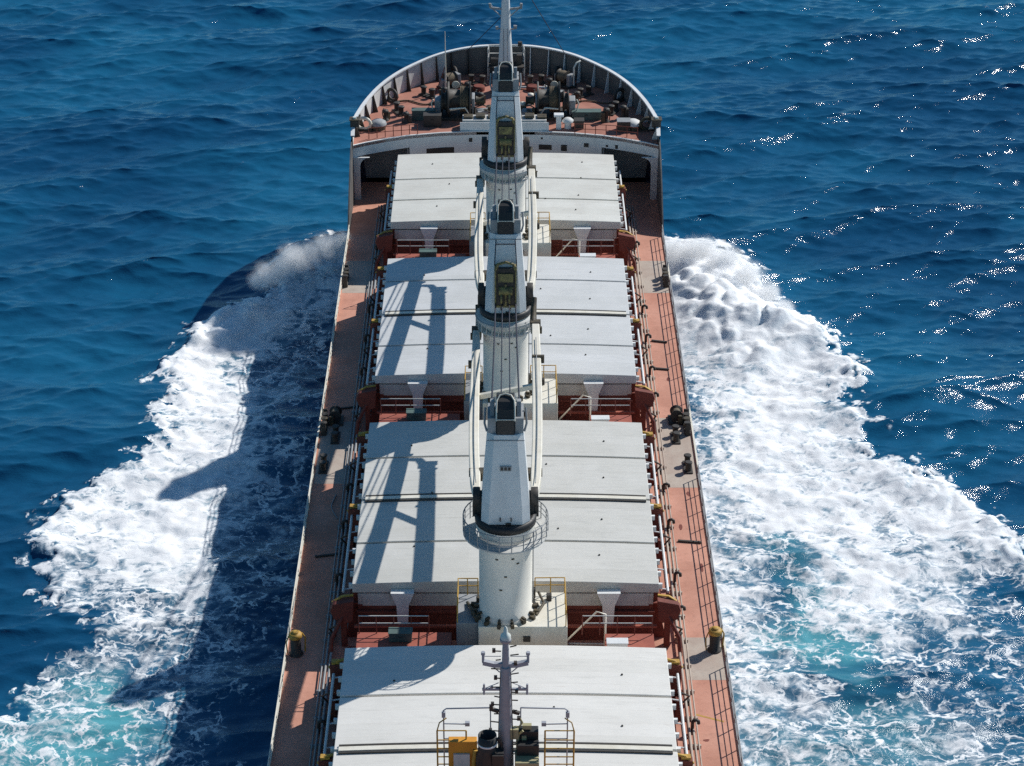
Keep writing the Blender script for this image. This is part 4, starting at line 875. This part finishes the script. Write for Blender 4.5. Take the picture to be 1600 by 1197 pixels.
# jumble of fittings on the bow: individual small things
bits = [(-8.6,181.2,'dark valve stand'),(-2.2,185.6,'rusty roller pedestal'),(2.2,185.6,'pale roller pedestal'),(-5.4,186.3,'dark valve chest'),(6.3,186.0,'dark hose box'),(8.7,181.4,'small dark vent'),(-1.4,183.2,'greasy control stand'),(1.5,183.2,'pale control stand'),(-3.4,188.6,'black roller pedestal'),(3.9,188.9,'black hose stand'),(10.2,182.2,'dark cleat stand'),(-10.4,181.7,'dark cleat stand')]
for i, (x, y, w) in enumerate(bits):
    side = 'left' if x < 0 else 'right'
    t = empty('pedestal_fitting', (x, y, ZF), f'{w} on the {side} of the bow deck' + (' beside the mast foot' if abs(x) < 2.5 else ' between windlass and bulwark' if abs(x) > 6 else ' close to the windlass'), 'deck fitting', None, R(37*i))
    h = .5+.5*rng.random(); mt = 'cream' if 'pale' in w else 'dark'
    MB().lathe([(.34,0),(.3,.1),(.18,.2),(.16,h),(.3,h+.05),(.28,h+.25),(.1,h+.32)], n=12).build('pedestal', mt, t)
    m = MB(); m.cbox((.3,.1,h*.5),(.3,.5,h)); m.tube([(-.3,-.2,.05),(-.35,0,h),(.1,.3,h+.3)], .05); m.build('side_box', 'mossy' if i % 2 else 'dark', t, bevel=.03)
# foremast
t = empty('foremast', (0, 188.8, ZF), 'tall tapering grey white mast rising from the bow behind the foremost crane', 'mast')
m = MB(); m.tube([(0,0,0),(0,0,2.5),(0,0,6.),(0,0,10.),(0,0,14.5)], [.78,.66,.45,.30,.2], 16); m.build('mast_pole', 'white', t)
m = MB(); m.beam([(-1.35,0,7.75),(0,0,7.6),(1.45,0,7.75)], .16, .18)
for s in (-1, 1): m.tube([(s*1.33,0,7.75),(s*1.38,0,8.15)], .12, 8); m.tube([(s*.3,0,6.9),(s*1.2,0,7.7)], .05, 5)
m.build('crosstree', 'grey', t)
m = MB(); m.tube([(-.75,0,5.85),(.75,-.05,5.8)], .07, 6); m.cbox((.85,-.1,6.0),(.3,.3,.3)); m.cbox((-.75,0,5.9),(.25,.25,.25)); m.build('light_bracket', 'grey', t)
m = MB(); m.lathe([(1.1,0),(1.05,.5),(.9,.6)], n=14); m.cbox((-.9,-.2,.5),(.6,.8,1.)); m.cbox((.9,.1,.6),(.6,.8,1.2)); m.build('mast_foot', 'dark', t, bevel=.03)
m = MB(); [m.tube([(x,-.72+.03*zz,zz) for zz in (.3,3.,6.)], .03, 5) for x in (-.18,.18)]; m.build('mast_ladder', 'grey', t)
for x1, y1, x0, z0, w in ((-3.6,192.2,-.3,7.0,'left'),(5.4,191.5,1.9,12.0,'right')):
    o = MB().tube([(x0 if w == 'left' else .2,188.8,ZF+z0),(x1,y1,14.7)], .035, 5).build('mast_stay', 'wire'); tag(o, f'thin wire stay from the foremast down to the {w} bow bulwark', 'stay wire', 'wire stays of the foremast')
t = empty('jackstaff', (-5.35, 188.7, ZF), 'thin pale flagstaff near the left forward bulwark', 'flagstaff')
MB().tube([(0,0,0),(0,0,2.),(0,0,5.6)], [.09,.07,.03], 8).build('staff', 'cream', t); m = MB(); m.tube([(-.9,-.5,0),(0,0,2.4)], .04, 5); m.cbox((0,0,.15),(.5,.5,.3)); m.build('brace', 'red', t)
t = empty('derrick_post', (6.1, 189.6, ZF), 'slim pale davit post near the right forward bulwark', 'davit'); m = MB(); m.tube([(0,0,0),(0,0,1.9),(.25,.2,2.3),(.6,.5,2.35)], .08, 8); m.build('post', 'cream', t); MB().lathe([(.22,0),(.22,.2)], n=12).build('foot', 'dark', t)
t = empty('spare_anchor', (2.3, 189.3, ZF), 'pale folded stock lying beside the mast foot', 'anchor'); m = MB(); m.tube([(-1.,0,.15),(1.2,-.3,.25)], .11, 8); m.tube([(1.2,-.9,.2),(1.4,-.3,.3),(1.2,.3,.2)], .1, 8); m.build('shank', 'bulw', t)
t = empty('bow_platform', (0, 191.9, ZF), 'railed lookout platform at the very tip of the bow', 'platform')
m = MB(); m.box(-1.6,1.7,-.5,.9,1.2,1.28); m.build('floor', 'dark', t); m = MB()
for z in (2.9,2.1): m.tube([(-1.6,-.4,z),(-1.5,.9,z),(1.6,.9,z),(1.7,-.4,z)], .05, 6)
for x, y in ((-1.6,-.4),(-1.5,.9),(0,.9),(1.6,.9),(1.7,-.4)): m.tube([(x,y,0),(x,y,2.9)], .05, 6)
m.build('railing', 'coam', t); m = MB(); m.cbox((1.2,.3,1.75),(.5,.5,.9)); m.lathe([(.2,0),(.2,.4)], (1.3,.6,2.9), 10); m.cbox((-1.,.2,1.6),(.7,.5,.6)); m.build('lookout_gear', 'dark', t, bevel=.03)

# ------------------------------------------------------------------ bridge roof, radar mast and what stands on it
ZR = 22.6
t = empty('bridge_house', (0, 70, ZD), 'white bridge superstructure whose roof carries the radar mast', 'building')
MB().box(-9.5,9.5,-9.5,8.1,.0,ZR-ZD-.2).build('house_body', 'white', t, bevel=.05)
MB().box(-9.9,9.9,-9.9,8.35,ZR-ZD-.19,ZR-ZD).build('roof_deck', 'deck', t)
m = MB()
for i in range(9): m.cbox((-8+i*2,8.12,ZR-ZD-1.6),(1.4,.05,1.1))
m.build('windows', 'black', t)
t = empty('radar_mast', (0, 78.0, ZR), 'blue grey radar mast with two crosstrees in front of the nearest hatch', 'mast')
MB().tube([(0,0,0),(0,0,1.5),(0,0,4.6),(0,0,5.9)], [.36,.32,.27,.23], 14).build('mast_pole', 'mastgrey', t)
MB().tube([(0,0,5.9),(0,0,6.7),(0,0,7.15)], [.17,.15,.13], 12).build('topmast', 'mastgrey', t)
m = MB(); m.lathe([(.14,7.15),(.24,7.2),(.24,7.32)], n=14); m.build('lamp_base', 'mastgrey', t); m = MB(); m.lathe([(.22,7.33),(.22,7.5),(.1,7.62),(.08,7.85),(.02,7.95)], n=14); m.build('mast_lamp', 'glass', t)
m = MB(); m.beam([(-.95,0,6.12),(-.5,0,6.0),(0,0,5.98),(.5,0,6.0),(.95,0,6.12)], .2, .2)
for s in (-1, 1):
    m.tube([(s*.95,0,6.1),(s*.95,0,6.55)], .06, 6); m.lathe([(.09,0),(.09,.14)], (s*.95,0,6.5), 8); m.tube([(s*.95,0,6.42),(s*.2,0,6.42)], .018, 4); m.tube([(s*.6,0,5.95),(s*.25,0,5.6)], .025, 4)
m.build('upper_crosstree', 'mastgrey', t)
m = MB(); m.beam([(-1.0,0,4.72),(0,0,4.72),(.95,0,4.72)], .09, .11)
for s in (-1, 1): m.tube([(s*.92,0,4.45),(s*.92,0,4.98)], .05, 6); m.tube([(s*.3,0,5.05),(s*.9,0,4.75)], .02, 4); m.cbox((s*.6,0,4.82),(.12,.1,.14))
m.build('lower_crosstree', 'mastgrey', t)
m = MB()
for i in range(26):
    s = 1 if i % 2 else -1; z = 1.0+i*.235+rng.random()*.1; l = .18+.22*rng.random(); x0 = s*(.36-.025*z)
    m.tube([(x0,0,z),(x0+s*l,-.05,z+.12*rng.random())], .03, 5)
    if i % 3 == 0: m.cbox((x0+s*l,-.05,z+.08),(.14,.14,.16))
for s in (-1, 1): m.tube([(s*.35,-.3,.3),(s*.3,-.32,3.),(s*.22,-.3,5.8)], .022, 4)
for z in (3.55,): m.beam([(-.65,0,z+.15),(-.3,0,z)], .14, .14); m.cbox((-.62,0,z+.2),(.16,.16,.25)); m.beam([(.3,0,z),(.6,0,z-.1)], .14, .14)
m.build('lamps_and_brackets', 'dark', t)
m = MB(); m.cbox((.38,-.1,2.5),(.35,.3,.5)); m.tube([(.5,-.1,1.6),(.55,-.1,2.4),(.75,-.1,2.6)], .06, 6); m.cbox((.6,.1,1.9),(.3,.3,.4)); m.cbox((.8,0,2.15),(.2,.2,.3)); m.build('signal_lamps', 'khaki', t)
t = empty('exhaust_pipe', (-.78, 77.4, ZR), 'fat black open exhaust pipe left of the radar mast', 'exhaust pipe')
m = MB(); m.lathe([(.52,0),(.50,1.6),(.40,2.0),(.40,2.75),(.36,2.75),(.34,1.9),(.02,1.85)], n=22, cap=False); m.build('pipe', 'black', t)
m = MB(); m.lathe([(.405,2.28),(.43,2.3),(.43,2.36),(.405,2.38)], n=22, cap=False); m.build('white_band', 'white', t)
m = MB(); m.cbox((.45,-.2,1.0),(.5,.6,2.)); m.tube([(.5,.1,1.5),(.6,.1,2.2),(.45,.1,2.5)], .09, 8); m.build('side_trunk', 'black', t)
t = empty('equipment_box', (.82, 77.7, ZR), 'khaki equipment box with dark hood right of the radar mast', 'equipment box')
MB().box(-.42,.62,-.7,.25,0,1.55).build('body', 'khaki', t, bevel=.03); m = MB(); m.box(-.3,.6,.26,.7,1.0,2.5); m.box(-.32,.62,-.2,.25,1.56,2.1); m.build('hood', 'black', t, bevel=.03)
m = MB(); m.tube([(-.3,.4,2.5),(-.1,.4,2.9),(-.2,.4,3.1)], .05, 5); m.cbox((.1,.45,2.65),(.4,.2,.2)); m.build('aerials', 'khaki', t)
t = empty('ladder_locker', (-1.85, 77.6, ZR), 'bright orange yellow panelled locker in the left roof cage', 'locker')
MB().box(-.62,.62,.1,.5,0,2.15).build('body', 'amber', t, bevel=.03); m = MB(); m.cbox((-.05,.05,1.2),(.7,.1,.7)); m.build('locker_panel', 'bulw', t); MB().tube([(.52,.0,.2),(.48,-.05,1.2),(.55,.05,1.75)], .1, 8).build('yellow_hose', 'yellow', t)
for s, w in ((-1,'left'),(1,'right')):
    t = empty('roof_cage', (s*1.95, 78.2, ZR), f'pipe railing cage on the bridge roof {w} of the radar mast', 'railing', 'railing cages on the bridge roof')
    m = MB(); m.tube([(s*-1.3,0,3.6),(s*.6,0,3.55),(s*.72,0,3.45),(s*.72,0,.0)], .035, 6); m.tube([(s*-1.3,0,3.6),(s*-1.3,0,.0)], .03, 5)
    m.tube([(s*.72,0,2.75),(s*-.3,0,2.72)], .03, 5); m.tube([(s*.72,0,1.95),(s*-.3,0,1.95)], .03, 5); m.cbox((s*.72,0,3.25),(.16,.16,.26)); m.cbox((s*-.3,0,2.75),(.2,.16,.18)); m.build('upper_rail', 'mastgrey', t)
    m = MB()
    for x in (s*1.0, s*-.25): m.tube([(x,-.3,0),(x,-.3,2.6)], .04, 6)
    for z in (2.6,2.1,1.65,1.2,.8,.4): m.tube([(s*1.0,-.3,z),(s*-.25,-.3,z)], .03, 5)
    m.tube([(s*1.0,-.3,2.6),(s*.9,-.2,2.95),(s*.6,0,3.05)], .03, 5); m.build('yellow_ladder', 'yellow', t)
# ------------------------------------------------------------------ spray thrown up by the bow wave
def spray(lumps, label, dens):
    bm = bmesh.new()
    for x, y, z, r in lumps:
        bmesh.ops.create_icosphere(bm, subdivisions=3, radius=1, matrix=Matrix.Translation((x,y,z)) @ Matrix.Diagonal((r*1.05,r*1.05,r*.84,1)))
    me = bpy.data.meshes.new('spray'); bm.to_mesh(me); bm.free()
    o = bpy.data.objects.new('bow_spray', me); COL.objects.link(o)
    rm = o.modifiers.new('merge', 'REMESH'); rm.mode = 'VOXEL'; rm.voxel_size = .4
    m, nt = new_mat('spray_mist'); P = nd(nt, 'ShaderNodeNewGeometry').outputs['Position']
    v = nd(nt, 'ShaderNodeVolumePrincipled'); v.inputs['Color'].default_value = (1,1,1,1); v.inputs['Anisotropy'].default_value = .3
    tot = None                                   # thick in the heart of each puff, thinning to nothing at its rim
    for x, y, z, r in lumps:
        a = nd(nt, 'ShaderNodeVectorMath', operation='SUBTRACT'); ln(nt, P, a.inputs[0]); a.inputs[1].default_value = (x,y,z)
        b = nd(nt, 'ShaderNodeVectorMath', operation='MULTIPLY'); ln(nt, a.outputs[0], b.inputs[0]); b.inputs[1].default_value = (1/r,1/r,1.25/r)
        c = nd(nt, 'ShaderNodeVectorMath', operation='LENGTH'); ln(nt, b.outputs[0], c.inputs[0])
        f = ramp(nt, c.outputs['Value'], .15, 1., 1., 0.)
        tot = f if tot is None else mth(nt, 'MAXIMUM', tot, f)
    n1 = noise(nt, P, .55, 7, .68)
    k = mth(nt, 'ADD', tot, mth(nt, 'MULTIPLY', mth(nt, 'SUBTRACT', n1, .55), 2.6))
    d = mth(nt, 'MULTIPLY', mth(nt, 'MULTIPLY', ramp(nt, k, .1, 1.1, 0, dens), tot), 1.)
    ln(nt, d, v.inputs['Density'])
    out = nd(nt, 'ShaderNodeOutputMaterial'); ln(nt, v.outputs[0], out.inputs['Volume'])
    me.materials.append(m); tag(o, label, 'spray', 'mist over the bow wave', 'stuff')
r_ = random.Random(5)
spray([(14.8,176.2,1.6,3.0),(16.6,176.0,1.9,3.4),(18.6,174.4,1.8,3.4),(20.4,172.6,1.4,3.0),(22.0,170.6,.8,2.4),(18.,172.,1.,3.2),(23.4,169.,.4,1.8)], 'white mist of spray above the bow wave on the sunlit side', 3.2)
spray([(-13.5,167.8,6.8,2.29),(-14.6,167.8,6.6,2.56),(-15.9,167.3,6.3,2.16),(-17.2,166.9,6.0,2.7),(-18.4,166.9,5.4,2.16),(-19.3,167.0,4.6,2.29),(-20.4,168.0,3.4,1.76)], 'thin mist of spray above the bow wave on the shaded side', 1.7)
# mooring lines lying on the bow deck, drums and more clutter there
def lay(pts, r, label):
    o = MB().tube(spline([(x,y,ZF+r+.02) for x, y in pts], 6), r, 6).build('mooring_line', 'rope'); tag(o, label, 'rope', 'mooring lines on the bow deck')
lay([(-4.6,184.2),(-5.8,185.6),(-7.2,185.3),(-8.6,186.2),(-9.6,186.0)], .07, 'mooring line from left windlass to the left bulwark chock')
lay([(4.4,184.2),(5.6,185.2),(7.0,186.2),(8.8,185.6),(9.6,186.0)], .07, 'mooring line from right windlass to the right bulwark chock')
lay([(-3.4,184.2),(-3.9,186.4),(-3.2,188.6),(-4.3,191.2)], .07, 'mooring line from left windlass toward the bow tip')
lay([(3.6,184.2),(4.3,186.6),(3.7,188.4),(4.4,191.2)], .07, 'mooring line from right windlass toward the bow tip')
def winch2(x, y, rz, label):
    t = empty('capstan_winch', (x, y, ZF), label, 'winch', 'small winches behind the bow bulwark', rz)
    MB().box(-1.0,1.0,-.7,.7,.01,.2).build('bed', 'dark', t, bevel=.02); MB().lathe([(.62,-.5),(.62,-.44),(.32,-.42),(.32,.42),(.62,.44),(.62,.5)], (0,0,.85), 18, axis='x').build('drum', 'dark', t)
    MB().lathe([(.5,-.4),(.55,0),(.5,.4)], (0,0,.85), 16, axis='x').build('wound_rope', 'rope', t)
    m = MB(); m.cbox((.78,0,.7),(.35,.8,1.1)); m.cbox((-.75,.1,.55),(.3,.6,.8)); m.build('gear_case', 'grey', t, bevel=.04)
winch2(-5.0, 189.6, R(35), 'small rope winch behind the left forward bulwark'); winch2(5.2, 190.2, R(-38), 'small rope winch behind the right forward bulwark')

for x, y, a, w in ((-1.9,182.0,.2,'left of the foremost crane, between the windlasses'),(2.0,181.9,-.3,'right of the foremost crane, between the windlasses')):
    t = empty('pump_unit', (x, y, ZF), f'cluttered grey hydraulic pump unit {w}', 'pump', 'hydraulic pumps on the bow deck', a)
    MB().box(-.8,.8,-.5,.5,.01,.18).build('bed', 'dark', t); m = MB(); m.lathe([(.3,-.6),(.36,-.5),(.36,.4),(.2,.6)], (0,.1,.6), 14, axis='x'); m.cbox((-.3,-.3,.5),(.5,.3,.7)); m.build('motor', 'grey', t)
    m = MB(); m.tube([(.7,.3,.1),(.6,.35,.9),(0,.4,1.15),(-.7,.3,1.0),(-.75,.3,.1)], .06); m.tube([(.5,-.4,.1),(.5,-.45,.8),(.1,-.4,.95)], .05); m.lathe([(.2,0),(.2,.04)], (.1,-.4,1.0), 10); m.cbox((.5,-.1,.9),(.25,.3,.5)); m.build('pipework', 'mossy', t)

# hoses and lines lying on the side decks
def hose(pts, r, mat, label):
    o = MB().tube(spline([(x,y,ZD+r+.012) for x, y in pts], 6), r, 6).build('deck_hose', mat); tag(o, label, 'hose', 'hoses lying on the side decks')
hose([(-10.9,124.),(-11.4,125.4),(-11.2,127.)], .045, 'grey', 'grey hose on the shaded deck beside the second nearest hatch')
def drip(x, y, w, l, rz, mat, nm):
    n = 14; vs = [(x+w*math.cos(2*math.pi*i/n)*(.7+.5*r_.random()), y+l*math.sin(2*math.pi*i/n)*(.7+.5*r_.random()), ZD+.0075) for i in range(n)]
    MB().add(vs, [tuple(range(n))]).build(nm, mat, ship)
for x, y, w, l in ((11.3,123.,.12,.4),(12.3,118.2,.1,.5),(11.8,143.3,.14,.3),(11.2,100.6,.2,.12),(12.1,127.2,.12,.3),(11.6,94.6,.16,.3)): drip(x, y, w, l, 0, 'red', 'rust_patch')
